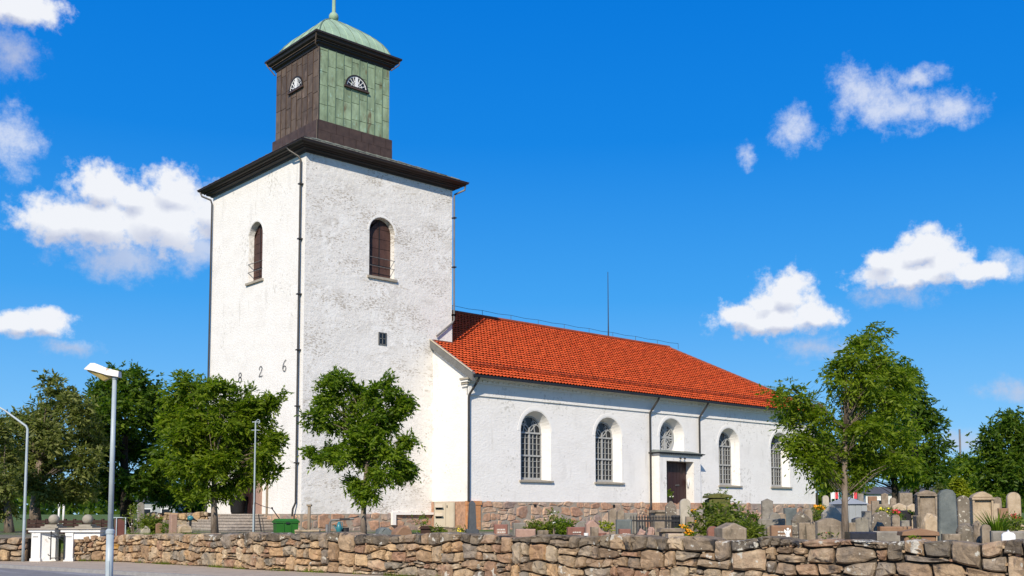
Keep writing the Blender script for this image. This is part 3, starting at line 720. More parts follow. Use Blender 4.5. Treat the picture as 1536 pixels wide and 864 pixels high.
    glyph('8', 6.27, 8.70); glyph('2', 4.08, 8.78); glyph('6', 1.72, 8.83)
    # cornice: stepped profile round the tower
    c = MB()
    def ring(mb, x0, x1, y0, y1, prof):
        vs = []; 
        for off, z in prof:
            vs += [(x0 - off, y0 - off, z), (x1 + off, y0 - off, z), (x1 + off, y1 + off, z), (x0 - off, y1 + off, z)]
        fs = []
        for i in range(len(prof) - 1):
            for k in range(4): a = i * 4 + k; b = i * 4 + (k + 1) % 4; fs.append((a, b, b + 4, a + 4))
        return mb.add(vs, fs)
    ring(c, 0, TW, 0, TY, [(-.1, ZT - .01), (.10, ZT), (.12, ZT + .07), (.28, ZT + .10), (.30, ZT + .20), (.50, ZT + .23), (.56, ZT + .30), (.634, ZT + .33), (.634, ZT + .42), (.45, ZT + .45)])
    c.build('tower_cornice', M['dark_copper'], church)
    ring(MB(), 0, TW, 0, TY, [(.622, ZT + .395), (.66, ZT + .395), (.66, ZT + .425), (.622, ZT + .43)]).build('cornice_lip', M['base_copper'], church)
    MB().tube([(-.36, -.36, ZT + .17), (TW + .36, -.36, ZT + .17)], .025, 6).tube([(-.36, -.36, ZT + .17), (-.36, TY + .36, ZT + .17)], .025, 6).build('cornice_bead', M['base_copper'], church)
    # skirt roof up to the lantern
    L0, L1, M0, M1 = 2.28, 6.72, 2.726, 7.164
    rf = MB(); a = .634; z0 = ZT + .42; z1 = 20.95
    vs = [(-a, -a, z0), (TW + a, -a, z0), (TW + a, TY + a, z0), (-a, TY + a, z0), (L0 - .1, M0 - .1, z1), (L1 + .1, M0 - .1, z1), (L1 + .1, M1 + .1, z1), (L0 - .1, M1 + .1, z1)]
    rf.add(vs, [(0, 1, 5, 4), (1, 2, 6, 5), (2, 3, 7, 6), (3, 0, 4, 7)])
    rf = rf.build('tower_roof', M['sheet'], church)
    for i in range(17):
        t = i / 16
        for (A, B, C, D_) in ((vs[0], vs[1], vs[4], vs[5]), (vs[3], vs[0], vs[7], vs[4])):
            p = Vector(A).lerp(Vector(B), t); e0, e1 = Vector(C), Vector(D_)
            d = (Vector(B) - Vector(A)).normalized(); s = (p - Vector(A)).dot(d); s0 = (e0 - Vector(A)).dot(d); s1 = (e1 - Vector(A)).dot(d); Ln = (Vector(B) - Vector(A)).length
            k = 1 if s0 <= s <= s1 else (s / s0 if s < s0 else (Ln - s) / (Ln - s1))
            base = Vector(A) + d * s; top = base + ((e0 - Vector(A)) - d * s0) * k
            if k > .05: MB().bar(base + Vector((0, 0, .02)), top + Vector((0, 0, .02)), .05, .05).build('seam', M['sheet'], rf)
    rail = MB()     # snow guard on the skirt roof
    z = ZT + .62
    for A, B in (((-.30, -.30), (TW - .6, -.30)), ((-.30, -.30), (-.30, TY + .3))):
        rail.tube([(A[0], A[1], z), (B[0], B[1], z)], .018, 5)
        for i in range(9):
            t = i / 8; x, y = A[0] + (B[0] - A[0]) * t, A[1] + (B[1] - A[1]) * t
            rail.tube([(x, y, z), (x, y, z - .22)], .014, 4)
    rail.build('snow_rail', M['pipe'], church)
    # lantern
    core = MB().box(L0 + .03, L1 - .03, M0 + .03, M1 - .03, 20.7, 26.05).build('lantern', M['dark_copper'], church)
    MB().box(L0 - .12, L1 + .12, M0 - .12, M1 + .12, 20.85, 22.0).build('lantern_base', M['base_copper'], core)
    rd = random.Random(3)
    SL, WLn = FS(M0), FWf(L0, M1); Wd = L1 - L0
    for T, m, n in ((SL, M['green'], 9), (WLn, M['brown_copper'], 8)):
        sx = 0 if T is WLn else L0
        for i in range(n):
            x0, x1 = sx + Wd * i / n, sx + Wd * (i + 1) / n; z = 22.03 - rd.random() * .5; k = 0
            while z < 25.98:
                hgt = .95 + rd.uniform(-.25, .3); a, b = max(z, 22.03), min(z + hgt, 25.98); z += hgt
                if b - a < .08: continue
                o_ = rd.uniform(0, .014)
                T_prism(MB(), T, [(x0 + .012, a + .012), (x1 - .012, a + .012), (x1 - .012, b - .012), (x0 + .012, b - .012)], .012 + o_, -.03).build('panel', m, core)
            if i: T_bar(MB(), T, (x0, 22.03), (x0, 25.98), .03, .05, -.02).build('seam', M['green_seam'] if m is M['green'] else M['base_copper'], core)
    # back faces of the lantern
    MB().box(L1 - .02, L1 + .02, M0 + .04, M1, 22.03, 25.98).box(L0 + .04, L1, M1 - .02, M1 + .02, 22.03, 25.98).build('back_cladding', M['green'], core)
    MB().box(L0 - .035, L0 + .035, M0 - .035, M0 + .035, 20.9, 26.0).build('corner_roll', M['base_copper'], core)
    for T, sx in ((SL, L0), (WLn, 0)):      # base band of two courses of sheets
        for r_ in range(2):
            for i in range(6):
                a, b = sx - .12 + (Wd + .24) * i / 6 + (.35 if r_ else 0), sx - .12 + (Wd + .24) * (i + 1) / 6 + (.35 if r_ else 0)
                b = min(b, sx + Wd + .12)
                if i == 0 and r_: a = sx - .12
                z0_ = 20.9 + .56 * r_
                T_prism(MB(), T, [(a + .01, z0_), (b - .01, z0_), (b - .01, z0_ + .545), (a + .01, z0_ + .545)], .145 + (0 if r_ else .012), .10).build('base_panel', M['base_copper'], core)
    # half-round fan windows
    for T, cx in ((SL, L0 + Wd / 2 + .06), (WLn, Wd / 2 - .02)):
        zb = 24.34
        fw = T_arc(MB(), T, cx, zb, .66, .08, .09, -.02, 0, math.pi, 18); T_bar(fw, T, (cx - .72, zb), (cx + .72, zb), .08, .11, -.02); fw = fw.build('fan_window', M['dark_copper'], core)
        T_prism(MB(), T, [(cx - .64, zb)] + [(cx - .64 * math.cos(math.pi * k / 14), zb + .64 * math.sin(math.pi * k / 14)) for k in range(15)], .035, .0).build('pane', M['glass'], fw)
        g = MB(); T_bar(g, T, (cx, zb + .04), (cx, zb + .62), .15, .075, .035)
        for a in (22, 45, 67, 113, 135, 158): T_bar(g, T, (cx + .06 * math.cos(R(a)), zb + .06 * math.sin(R(a))), (cx + .62 * math.cos(R(a)), zb + .62 * math.sin(R(a))), .030, .07, .035)
        T_arc(g, T, cx, zb, .34, .022, .068, .035); T_arc(g, T, cx, zb, .60, .05, .066, .035); g.build('glazing_bars', M['fan'], fw)
        T_bar(MB(), T, (cx - .78, zb - .07), (cx + .78, zb - .07), .07, .14, -.01).build('sill', M['base_copper'], fw)
    c = MB(); ring(c, L0, L1, M0, M1, [(-.1, 25.97), (.06, 25.98), (.08, 26.08), (.20, 26.14), (.22, 26.26), (.38, 26.34), (.42, 26.46), (.50, 26.50), (.50, 26.60), (.30, 26.66), (-2.3, 26.67)])
    c.build('lantern_cornice', M['dark_copper'], church)
    for A, B in (((L0 - .26, M0 - .26), (L1 + .26, M0 - .26)), ((L0 - .26, M0 - .26), (L0 - .26, M1 + .26))):
        MB().tube([(A[0], A[1], 26.24), (B[0], B[1], 26.24)], .022, 5).build('cornice_bead', M['brown_copper'], church)
    # domed cap with standing seams
    cx, cy = (L0 + L1) / 2, (M0 + M1) / 2
    prof = [(2.28, 26.62), (2.24, 26.86), (2.13, 27.12), (1.94, 27.42), (1.68, 27.72), (1.38, 27.99), (1.06, 28.24), (.74, 28.47), (.43, 28.68), (.16, 28.84), (.06, 28.9)]
    d = MB(); vs = []; fs = []
    for q_, z in prof: vs += [(cx - q_, cy - q_, z), (cx + q_, cy - q_, z), (cx + q_, cy + q_, z), (cx - q_, cy + q_, z)]
    for i in range(len(prof) - 1):
        for k in range(4): a = i * 4 + k; b = i * 4 + (k + 1) % 4; fs.append((a, b, b + 4, a + 4))
    dome = d.add(vs, fs).build('dome', M['dome'], church)
    def at(q_):
        for (a, za), (b, zb) in zip(prof, prof[1:]):
            if b <= q_ <= a: return za + (zb - za) * (a - q_) / (a - b)
        return prof[-1][1]
    for side in range(4):
        for k in range(-4, 5):
            x = k * .47; pts = []
            for q_, z in prof + [(abs(x) + .03, at(abs(x) + .03))]:
                if q_ >= abs(x) + .02: pts.append((x, -q_, z))
            pts.sort(key=lambda p: p[1])
            if len(pts) < 2: continue
            c_, s_ = [(1, 0), (0, 1), (-1, 0), (0, -1)][side]
            MB().tube([(cx + p[0] * c_ - p[1] * s_, cy + p[0] * s_ + p[1] * c_, p[2] + .01) for p in pts], .022, 4).build('seam', M['dome'] if k % 2 else M['green_seam'], dome)
        sx, sy = [(-1, -1), (1, -1), (1, 1), (-1, 1)][side]
        MB().tube([(cx + sx * q_, cy + sy * q_, z) for q_, z in prof], .035, 5).build('hip_roll', M['green_seam'], dome)
    MB().sph((cx, cy, 29.08), .27, 14, 10).build('ball_finial', M['dome'], church, smooth=True)
    MB().tube([(cx, cy, 29.2), (cx, cy, 31.6)], [.105, .085], 8).build('spire_pole', M['dome'], church)
    # weather vane arm just above the frame
    MB().tube([(cx, cy, 30.16), (cx - .34, cy + .2, 30.14)], .03, 6).sph((cx - .36, cy + .22, 30.13), .07).build('vane_arm', M['iron'], church)
    # lantern downpipes
    for pts in ([(L0 - .42, M0 - .40, 26.5), (L0 - .30, M0 - .10, 26.0), (L0 - .06, M0 - .02, 25.85)], [(L0 - .46, M1 + .42, 26.5), (L0 - .42, M1 + .3, 26.3), (L0 - .08, M1 + .06, 25.8)], [(L1 + .40, M0 - .42, 26.5), (L1 + .38, M0 - .36, 26.25), (L1 + .06, M0 - .05, 25.95)]):
        MB().tube(pts, .035, 6).build('downpipe', M['brown_copper'], church)
    MB().tube([(L0 - .07, M0 - .07, 25.9), (L0 - .07, M0 - .07, 22.05), (L0 - .2, M0 - .2, 21.9), (L0 - .2, M0 - .2, 20.9)], .030, 6).build('downpipe', M['brown_copper'], church)
    # tower downpipes
    MB().tube([(-.60, .95, ZT + .42), (-.52, .75, ZT + .16), (-.18, .40, ZT - .16), (-.12, .30, ZT - .35), (-.12, .30, 3.0), (-.12, .30, 2.15), (-.22, .38, 1.85), (-.24, .40, 1.5)], .050, 8).build('downpipe', M['pipe'], church)
    MB().tube([(-.56, TY + .45, ZT + .3), (-.5, TY + .35, ZT + .05), (-.12, TY + .05, ZT - .15), (-.10, TY - .08, ZT - .4), (-.10, TY - .08, 1.6)], .050, 8).build('downpipe', M['pipe'], church)
    MB().tube([(TW + .5, -.5, ZT + .30), (TW + .5, -.45, ZT + .02), (TW + .12, -.06, ZT - .22), (TW + .05, -.10, ZT - .4), (TW + .05, -.12, 11.95), (TW - .1, -.12, 11.75), (NX0 + .15, -.12, 10.95)], .050, 8).build('downpipe', M['pipe_grey'], church)
    MB().tube([(-.06, 3.18, 4.4), (-.06, 3.18, 1.5)], .05, 6).build('conduit', M['wood'], church)
    # pipe brackets
    br = MB()
    for z in (17.5, 14.8, 12.1, 9.4, 6.7, 4.0): br.box(-.21, 0, .20, .40, z, z + .06); br.box(TW - .04, TW + .14, -.21, 0, max(z, 12.2), max(z, 12.2) + .06)
    br.build('pipe_brackets', M['pipe'], church)
    # plinth cores and stones
    MB().box(-.03, NX0, -.03, TY + .03, YARD - .3, ZPT).build('tower_plinth', M['mortar'], church)
    pl = MB().box(-.02, NX0 - .02, -.02, 0.5, YARD - .3, ZPT - .01).build('plinth', M['mortar'], church)
    masonry(pl, cells(NX0 - .05, lambda s: ZPT - YARD + .12, .62, .36, .7, 31, 1.3), lambda s, z, o: Vector((s, -.03 - o, YARD - .12 + z)), .018, .06, .02, lambda c, rd: M['plinth'], 6, 300, 8, .012)
    pl = MB().box(-.02, .5, 0, TY, YARD - .3, ZPT - .012).build('plinth', M['mortar'], church)
    masonry(pl, cells(TY, lambda s: ZPT - YARD + .12, .62, .36, .7, 37, 1.3), lambda s, z, o: Vector((-.03 - o, TY - s, YARD - .12 + z)), .018, .06, .02, lambda c, rd: M['plinth'], 6, 300, 8, .012)
    # west doorway: pinkish stone surround, dark leaf
    S_ = [MB(), MB()]
    T_prism(S_[0], Wt, [(yc - 1.15, 1.6), (yc - .80, 1.6), (yc - .80, 4.55), (yc - 1.15, 4.55)], .16, .0)
    T_prism(S_[0], Wt, [(yc + .80, 1.6), (yc + 1.15, 1.6), (yc + 1.15, 4.55), (yc + .80, 4.55)], .16, .0)
    T_prism(S_[0], Wt, [(yc - 1.30, 4.55), (yc + 1.30, 4.55), (yc + 1.30, 4.85), (yc - 1.30, 4.85)], .24, .0)
    pt = S_[0].build('west_portal', M['pink'], church)
    dr = T_prism(MB(), Wt, [(yc - .80, 1.6), (yc + .80, 1.6), (yc + .80, 4.55), (yc - .80, 4.55)], .03, .004).build('west_door', M['door'], church)
    for k in range(6): T_prism(MB(), Wt, [(yc - .78 + k * .26, 1.65), (yc - .78 + k * .26 + .24, 1.65), (yc - .78 + k * .26 + .24, 4.5), (yc - .78 + k * .26, 4.5)], .055, .03).build('plank', M['door'], dr)
    MB().bar((-.09, TY - yc - .1, 2.65), (-.09, TY - yc - .1, 2.85), .04).build('handle', M['iron'], dr)
tower()

def nave():
    S = FS(NY0); LX = NX1 - NX0; ZE = 8.45
    wx = [12.47, 18.15, 29.50, 35.22]; r = 1.1; z0 = 3.37; zt = 7.08
    rx = 23.78
    mb = MB(); T = lambda s, z, o: (NX0 + s, NY0 - o, z)
    ops = [dict(x0=c - r - NX0, x1=c + r - NX0, z0=z0, z1=zt, splay=.24) for c in wx]
    ops.append(dict(x0=rx - 1.14 - NX0, x1=rx + 1.14 - NX0, z0=5.40, z1=7.36, splay=.20, depth=.6, backwall=True))
    wall_face(mb, LX, ZPN - .02, ZE, ops, .60, T)
    mb.build('nave_wall', M['white'], church)['label'] = 'white south wall of the nave with deep arched window niches'
    # west return wall beside the tower, east and north walls
    mb = MB()
    mb.add([(NX0, NY0, ZPN), (NX0, 0, ZPN - .7), (NX0, 0, 10.58), (NX0, NY0, 8.88)], [(0, 1, 2, 3)])
    mb.add([(NX0, TY, YARD), (NX0, NY1, YARD), (NX0, NY1, 8.88), (NX0, TY, 10.58)], [(0, 1, 2, 3)])
    mb.add([(NX1, NY0, ZPN), (NX1, NY1, ZPN), (NX1, NY1, 8.6), (NX1, NY0, 8.6)], [(0, 1, 2, 3)])
    mb.add([(NX0, NY1, YARD), (NX1, NY1, YARD), (NX1, NY1, 8.6), (NX0, NY1, 8.6)], [(3, 2, 1, 0)])
    mb.build('nave_wall', M['white'], church)
    # raised archivolts
    for c in wx: T_arc(MB(), S, c, zt - r, r + .13, .16, .012, -.01, 0, math.pi, 22).build('arch_moulding', M['trim'], church)
    T_arc(MB(), S, rx, 7.36 - 1.14, 1.14 + .12, .16, .012, -.01, 0, math.pi, 22).build('arch_moulding', M['trim'], church)
    # windows
    def glazing(cx):
        ri = r - .24; zs = zt - r; o0, o1 = -.52, -.60
        f = MB(); zb = z0 + .10
        T_bar(f, S, (cx - ri, zb), (cx - ri, zs), .07, o0, o1); T_bar(f, S, (cx + ri, zb), (cx + ri, zs), .07, o0, o1)
        T_bar(f, S, (cx - ri, zb), (cx + ri, zb), .12, o0 + .01, o1); T_arc(f, S, cx, zs, ri - .01, .10, o0 - .003, o1, 0, math.pi, 18)
        T_bar(f, S, (cx, zb), (cx, zs + .25), .10, o0 + .004, o1)
        for z, w in ((zs - .05, .09), ((zb + zs) / 2 - .02, .09)): T_bar(f, S, (cx - ri, z), (cx + ri, z), w, o0 + .03, o1)
        f = f.build('window', M['frame'], church)
        g = MB()
        for h in (-1, 1):
            for k in (1, 2): x = cx + h * ri * k / 3; T_bar(g, S, (x, zb), (x, zs), .026, o0 - .012, o1 + .01)
        nrow = 8
        for k in range(1, nrow):
            if k == nrow // 2: continue
            z = zb + (zs - zb) * k / nrow; T_bar(g, S, (cx - ri, z), (cx + ri, z), .024, o0 - .018, o1 + .012)
        # interlacing tracery in the head
        for h in (-1, 1):
            T_arc(g, S, cx + h * ri / 2, zs, ri / 2, .05, o0 - .022, o1 + .012, 0, math.pi, 10)
            T_bar(g, S, (cx + h * ri * .5, zs), (cx + h * ri * .32, zs + ri * .9), .04, o0 - .026, o1 + .012)
            T_bar(g, S, (cx + h * ri * .16, zs + .05), (cx + h * ri * .72, zs + ri * .62), .045, o0 - .03, o1 + .012)
            T_arc(g, S, cx + h * ri * .42, zs + ri * .55, .15, .04, o0 - .034, o1 + .012, 0, 2 * math.pi, 10)
        g.build('muntins', M['frame'], f)
        T_prism(MB(), S, archpoly(cx, ri, z0 + .05, zt - .25), -.585, -.615).build('glass', M['glass'], f)
        sl = MB(); sl.add([S(*p) for p in ((cx - r - .12, z0 - .10, .12), (cx + r + .12, z0 - .10, .12), (cx + r + .12, z0 - .01, .12), (cx - r - .12, z0 - .01, .12), (cx - r, z0 + .06, -.60), (cx + r, z0 + .06, -.60), (cx + r, z0 - .10, -.60), (cx - r, z0 - .10, -.60))],
                          [(0, 1, 2, 3), (3, 2, 5, 4), (0, 3, 4, 7), (1, 6, 5, 2), (0, 7, 6, 1)])
        sl.build('sill', M['sill'], f)
    for c in wx: glazing(c)
    # round wheel window over the porch
    zc = 6.22; R0 = .80
    f = T_arc(MB(), S, rx - .05, zc, R0, .12, -.50, -.62, 0, 2 * math.pi, 24); T_bar(f, S, (rx - .05, zc - R0), (rx - .05, zc + R0), .10, -.51, -.6); T_bar(f, S, (rx - .05 - R0, zc), (rx - .05 + R0, zc), .10, -.507, -.6)
    f = f.build('round_window', M['frame'], church)
    g = MB()
    for k in range(12):
        a = k * math.pi / 6 + math.pi / 12
        T_bar(g, S, (rx - .05 + .16 * math.cos(a), zc + .16 * math.sin(a)), (rx - .05 + R0 * math.cos(a), zc + R0 * math.sin(a)), .05, -.53, -.6)
    for k in range(8):
        a = k * math.pi / 4; T_arc(g, S, rx - .05 + .52 * math.cos(a), zc + .52 * math.sin(a), .18, .035, -.535, -.6, 0, 2 * math.pi, 10)
    T_arc(g, S, rx - .05, zc, .15, .05, -.525, -.6, 0, 2 * math.pi, 12); g.build('muntins', M['frame'], f)
    T_prism(MB(), S, [(rx - .05 + R0 * math.cos(2 * math.pi * k / 24), zc + R0 * math.sin(2 * math.pi * k / 24)) for k in range(24)], -.57, -.598).build('glass', M['glass'], f)
    # cornice: white band, dentils, crown
    MB().box(NX0 - .0, NX1 + .07, NY0 - .07, NY0 + .05, 7.59, 8.22).build('frieze', M['white'], church)
    cr = MB()
    for z0_, z1_, o in ((8.22, 8.30, .14), (8.385, 8.46, .26), (8.46, 8.56, .36)): cr.box(NX0 - .06, NX1 + o, NY0 - o, NY0 + .05, z0_, z1_)
    cr.box(NX0 - .06, NX1 + .18, NY0 - .15, NY0 + .05, 8.30, 8.385); cr.build('nave_cornice', M['trim'], church)
    dn = MB(); x = NX0 + .1
    while x < NX1: dn.box(x, x + .13, NY0 - .235, NY0 - .152, 8.305, 8.375); x += .36
    tag(dn.build('dentils', M['trim'], church), kind='stuff')
    # returns of the cornice on the west corner
    for k in range(4): MB().box(NX0 - .10 - .05 * k, NX0 - .061 - 0 * k, NY0 - .08 - .08 * k, NY0 + .35, 8.02 + .11 * k, 8.12 + .11 * k).build('cornice_return', M['sill'] if k % 2 else M['trim'], church)
    # plinth with individually laid stones
    pl = MB().box(NX0 - .04, NX1 + .02, NY0 - .04, NY1, YARD - .3, ZPN).build('plinth', M['mortar'], church)
    T2 = lambda s, z, o: Vector((NX0 + .9 + s, NY0 - .045 - o, YARD - .15 + z))
    n = masonry(pl, cells(LX - 1.0, lambda s: ZPN - YARD + .14, .62, .33, 1.0, 43, 1.35), T2, .014, .06, .022, lambda c, rd: M['plinth'], 8, 300, 9, .012)
    MB().box(NX0 - .09, NX0 + .80, NY0 - .10, NY0 + .02, YARD - .3, ZPN - .18).box(NX0 - .12, NX0 + .86, NY0 - .13, NY0 + .02, ZPN - .18, ZPN + .02).build('corner_pier', M['orange_stone'], church)
    MB().box(NX0 - .07, NX0 + .02, NY0 - .02, -.0, YARD - .3, ZPN - .012).build('west_plinth', M['plinth'], church)
    for x in (12.25, 18.4, 29.9, 33.2): MB().box(x, x + .16, NY0 - .10, NY0 - .05, 1.95, 2.10).build('vent', M['black'], church)
    # white ledge and drop pipe along the tower's foot
    MB().box(3.30 + 1.8, NX0 - .06, -.20, -.02, 1.56, 1.68).build('ledge_pipe', M['trim'], church)
    MB().box(5.10, 5.32, -.20, -.05, 1.05, 1.56).build('ledge_pipe', M['trim'], church)
    # downpipes
    for x, ztop, zb in ((NX0 - .02, 8.55, ZPN), (21.62, 8.55, 1.3), (26.30, 8.55, 5.3)):
        y = NY0 - .13
        pts = [(x + .30, NY0 - .62, ztop), (x + .27, NY0 - .58, ztop - .20), (x + .02, y - .02, ztop - .95), (x, y, ztop - 1.1)]
        pts += [(x, y, 2.35), (x - .12, y - .1, 2.05), (x - .30, y - .14, 1.85), (x - .30, y - .14, zb)] if zb < 2 else [(x, y, zb)]
        MB().tube(pts, .06, 8).build('downpipe', M['pipe'], church)
    # porch
    po = MB(); px0, px1, yf = 21.80, 25.68, NY0 - .65
    po.box(px0, 22.45, yf, NY0 + .0, ZPN, 5.02); po.box(25.02, px1, yf, NY0 + .0, ZPN, 5.02); po.box(22.45, 25.02, yf + .003, NY0, 4.72, 5.02)
    po.box(px0 - .03, px1 + .03, yf - .03, NY0, 5.02, 5.06); po.box(px0 - .08, px1 + .08, yf - .08, NY0, 5.06, 5.14); po.box(22.45, 25.02, NY0 - .004, NY0 + .05, ZPN, 4.72)
    po = po.build('porch', M['white'], church)
    dn = MB(); x = px0 - .06
    while x < px1: dn.box(x, x + .08, yf - .13, yf - .082, 5.08, 5.135); x += .17
    tag(dn.build('dentils', M['sill'], po), kind='stuff')
    MB().box(px0 - .22, px1 + .20, yf - .22, NY0 + .02, 5.165, 5.21).box(px0 - .18, px1 + .16, yf - .18, NY0 + .02, 5.14, 5.163).build('canopy', M['iron'], po)
    tr = MB(); tr.add([(px0 - .20, yf - .2, 5.212), (px1 + .18, yf - .2, 5.212), (px1 - .2, NY0, 5.40), (px0 + .2, NY0, 5.40), (px0 - .2, NY0, 5.212), (px1 + .18, NY0, 5.212)], [(0, 1, 2, 3), (0, 3, 4), (1, 5, 2)]); tr.build('canopy_roof', M['sheet'], po)
    MB().box(px0 - .05, 22.50, yf - .05, NY0, YARD - .2, ZPN + .0).box(24.97, px1 + .05, yf - .05, NY0, YARD - .2, ZPN + .0).box(22.50, 24.97, yf - .3, NY0, YARD - .2, ZPN - .08).build('porch_plinth', M['plinth'], po)
    dr = MB().box(22.47, 25.0, NY0 - .05, NY0 - .006, ZPN - .06, 4.71).build('church_door', M['door'], church)
    for k in range(8):
        a = 22.49 + k * .314; MB().box(a, a + .295, NY0 - .075, NY0 - .05, ZPN, 4.68).build('plank', M['door'], dr)
    MB().bar((23.9, NY0 - .12, 3.3), (24.25, NY0 - .12, 3.32), .04).build('handle', M['pipe_grey'], dr)
    for x in (23.55, 23.95): MB().tube([(x, yf - .12, 4.93), (x + .03, yf - .2, 4.86)], [.05, .07], 8).build('spotlight', M['iron'], po)
    MB().tube([(24.9, yf + .35, 3.7), (24.9, yf + .35, 3.5), (24.88, yf + .35, 3.2)], [.10, .10, .02], 8).build('wall_lamp', M['fan'], po)
    # steps in front of the porch
    MB().box(22.6, 24.9, yf - .9, yf - .3, YARD - .1, 1.85).box(22.3, 25.2, yf - 1.3, yf - .9, YARD - .1, 1.5).box(22.0, 25.5, yf - 1.7, yf - 1.3, YARD - .1, 1.15).build('porch_steps', M['step'], po)

    # ------------------------------------------------ roof
    yE, zE, yR, zR, xR = NY0 - .60, 8.60, 4.945, 13.61, 32.72; xE = NX1 + .6; xW = NX0 - .16
    yN = 2 * yR - yE
    rb = MB()
    vs = [(NX0 + .02, yE, zE - .06), (xE, yE, zE - .06), (xR, yR, zR - .06), (NX0 + .02, yR, zR - .06), (xE, yN, zE - .06), (NX0 + .02, yN, zE - .06)]
    rb.add(vs, [(0, 1, 2, 3), (1, 4, 2), (3, 2, 4, 5), (0, 5, 4, 1)])
    roof = rb.build('nave_roof', M['iron'], church)  # underlay coloured black: shade painted into the slits under the tiles
    wt, row = .235, .345
    prof = np.array([(0, .0), (.12, .045), (.30, .064), (.48, .038), (.64, .006), (.86, -.002), (1.0, .010)])
    def slope(origin, sdir, tdir, nrm_, Ls, Lt, inside, seed, name='roof_tiles'):
        g = np.random.default_rng(seed); nc = int(Ls / wt) + 1; nr = int(Lt / row) + 1; V = []
        o = np.array(origin); sd = np.array(sdir); td = np.array(tdir); nn = np.array(nrm_)
        for j in range(nr):
            t0 = j * row; t1 = t0 + row * 1.10
            for i in range(nc):
                s0 = i * wt
                if not inside(s0 + wt / 2, t0 + row * .6): continue
                dz = g.uniform(-.006, .006); dt = g.uniform(-.012, .012); tl = g.uniform(-.008, .008)
                P = [o + sd * (s0 + p[0] * wt) + nn * (p[1] + .038 + dz + tl * p[0]) + td * (t0 + dt) for p in prof]
                Q = [o + sd * (s0 + p[0] * wt) + nn * (p[1] * .35 - .02 + dz + tl * p[0]) + td * min(t1 + dt, Lt) for p in prof]
                Z = [o + sd * (s0 + p[0] * wt) + nn * (p[1] * .9 + .018 + dz) + td * (t0 + dt + .004) for p in prof]
                for k in range(6):
                    V += [P[k], P[k + 1], Q[k + 1], Q[k], Z[k], Z[k + 1], P[k + 1], P[k]]
        # weld by tile is not needed: each quad keeps its own vertices, tiles share a colour by position
        return np.array(V)
    def tiles(V, name='roof_tiles'):
        # 12 quads per tile; connect them so that every tile is one island
        n = len(V) // 48; me = bpy.data.meshes.new(name)
        T_ = V.reshape(n, 12, 4, 3)
        P = np.concatenate([T_[:, 0::2, 0, :], T_[:, 10:11, 1, :]], axis=1); Q = np.concatenate([T_[:, 0::2, 3, :], T_[:, 10:11, 2, :]], axis=1); Z = np.concatenate([T_[:, 1::2, 0, :], T_[:, 11:12, 1, :]], axis=1)
        W_ = np.concatenate([P, Q, Z], axis=1)       # 21 verts per tile
        me.vertices.add(n * 21); me.vertices.foreach_set('co', W_.astype(np.float32).ravel())
        idx = []
        for k in range(6): idx += [k, k + 1, 7 + k + 1, 7 + k, 14 + k, 14 + k + 1, k + 1, k]
        idx = np.array(idx)[None, :] + (np.arange(n) * 21)[:, None]
        me.loops.add(n * 48); me.loops.foreach_set('vertex_index', idx.astype(np.int32).ravel())
        me.polygons.add(n * 12); me.polygons.foreach_set('loop_start', (np.arange(n * 12) * 4).astype(np.int32))
        me.update(calc_edges=True); me.materials.append(M['tile'])
        o = bpy.data.objects.new(name, me); COL.objects.link(o); o.parent = roof; tag(o, kind='stuff'); return o
    Ly = yR - yE; Lz = zR - zE; Lt = math.hypot(Ly, Lz); ty, tz = Ly / Lt, Lz / Lt
    hip = lambda s, t: s + xW < xE - (xE - xR) * t / Lt
    tiles(slope((xW, yE, zE), (1, 0, 0), (0, ty, tz), (0, -tz, ty), xE - xW, Lt, hip, 1))
    tiles(slope((xE, yN, zE), (-1, 0, 0), (0, -ty, tz), (0, tz, ty), xE - xW, Lt, lambda s, t: xE - s < xE - (xE - xR) * t / Lt, 2))
    Lx = xE - xR; Lh = math.hypot(Lx, Lz); tx, tzz = -Lx / Lh, Lz / Lh
    tiles(slope((xE, yE, zE), (0, 1, 0), (tx, 0, tzz), (tzz, 0, -tx), yN - yE, Lh, lambda s, t: s > (yR - yE) * t / Lh and s < (yN - yE) - (yR - yE) * t / Lh, 3))
    # ridge and hips
    rt = MB(); x = xW
    while x < xR: rt.tube([(x, yR, zR + .03), (x + .42, yR, zR + .05)], [.12, .10], 8); x += .38
    for yy in (yE, yN):
        a, b = Vector((xR, yR, zR + .03)), Vector((xE, yy, zE + .06)); n = int((b - a).length / .38)
        for k in range(n): rt.tube([a.lerp(b, k / n), a.lerp(b, (k + 1.1) / n)], [.095, .11], 8)
    rt.build('ridge_tiles', M['ridge_tile'], roof)
    # snow guard near the eaves
    sg = MB(); t = 1.05
    pos = lambda x, t, h: (x, yE + ty * t - tz * h, zE + tz * t + ty * h)
    for h in (.10, .17, .24): sg.tube([pos(xW + .5, t, h), pos(xE - .9, t, h)], .012, 4)
    x = xW + .5
    while x < xE - .9: sg.bar(pos(x, t, .02), pos(x, t, .26), .03, .02); x += .45
    sg.build('snow_guard', M['ridge_tile'], roof)
    # eaves gutter and soffit
    gt = MB(); gt.box(xW, xE, yE - .11, yE + .02, zE - .15, zE - .03); gt.build('gutter', M['iron'], church)
    MB().box(xW + .04, xE - .05, yE + .02, NY0 - .36, 8.50, 8.535).box(NX1 + .36, xE - .02, yE, yN, 8.50, 8.535).build('soffit', M['trim'], church)
    # verge board on the west end, both slopes; lead flashing to the tower
    vb = MB()
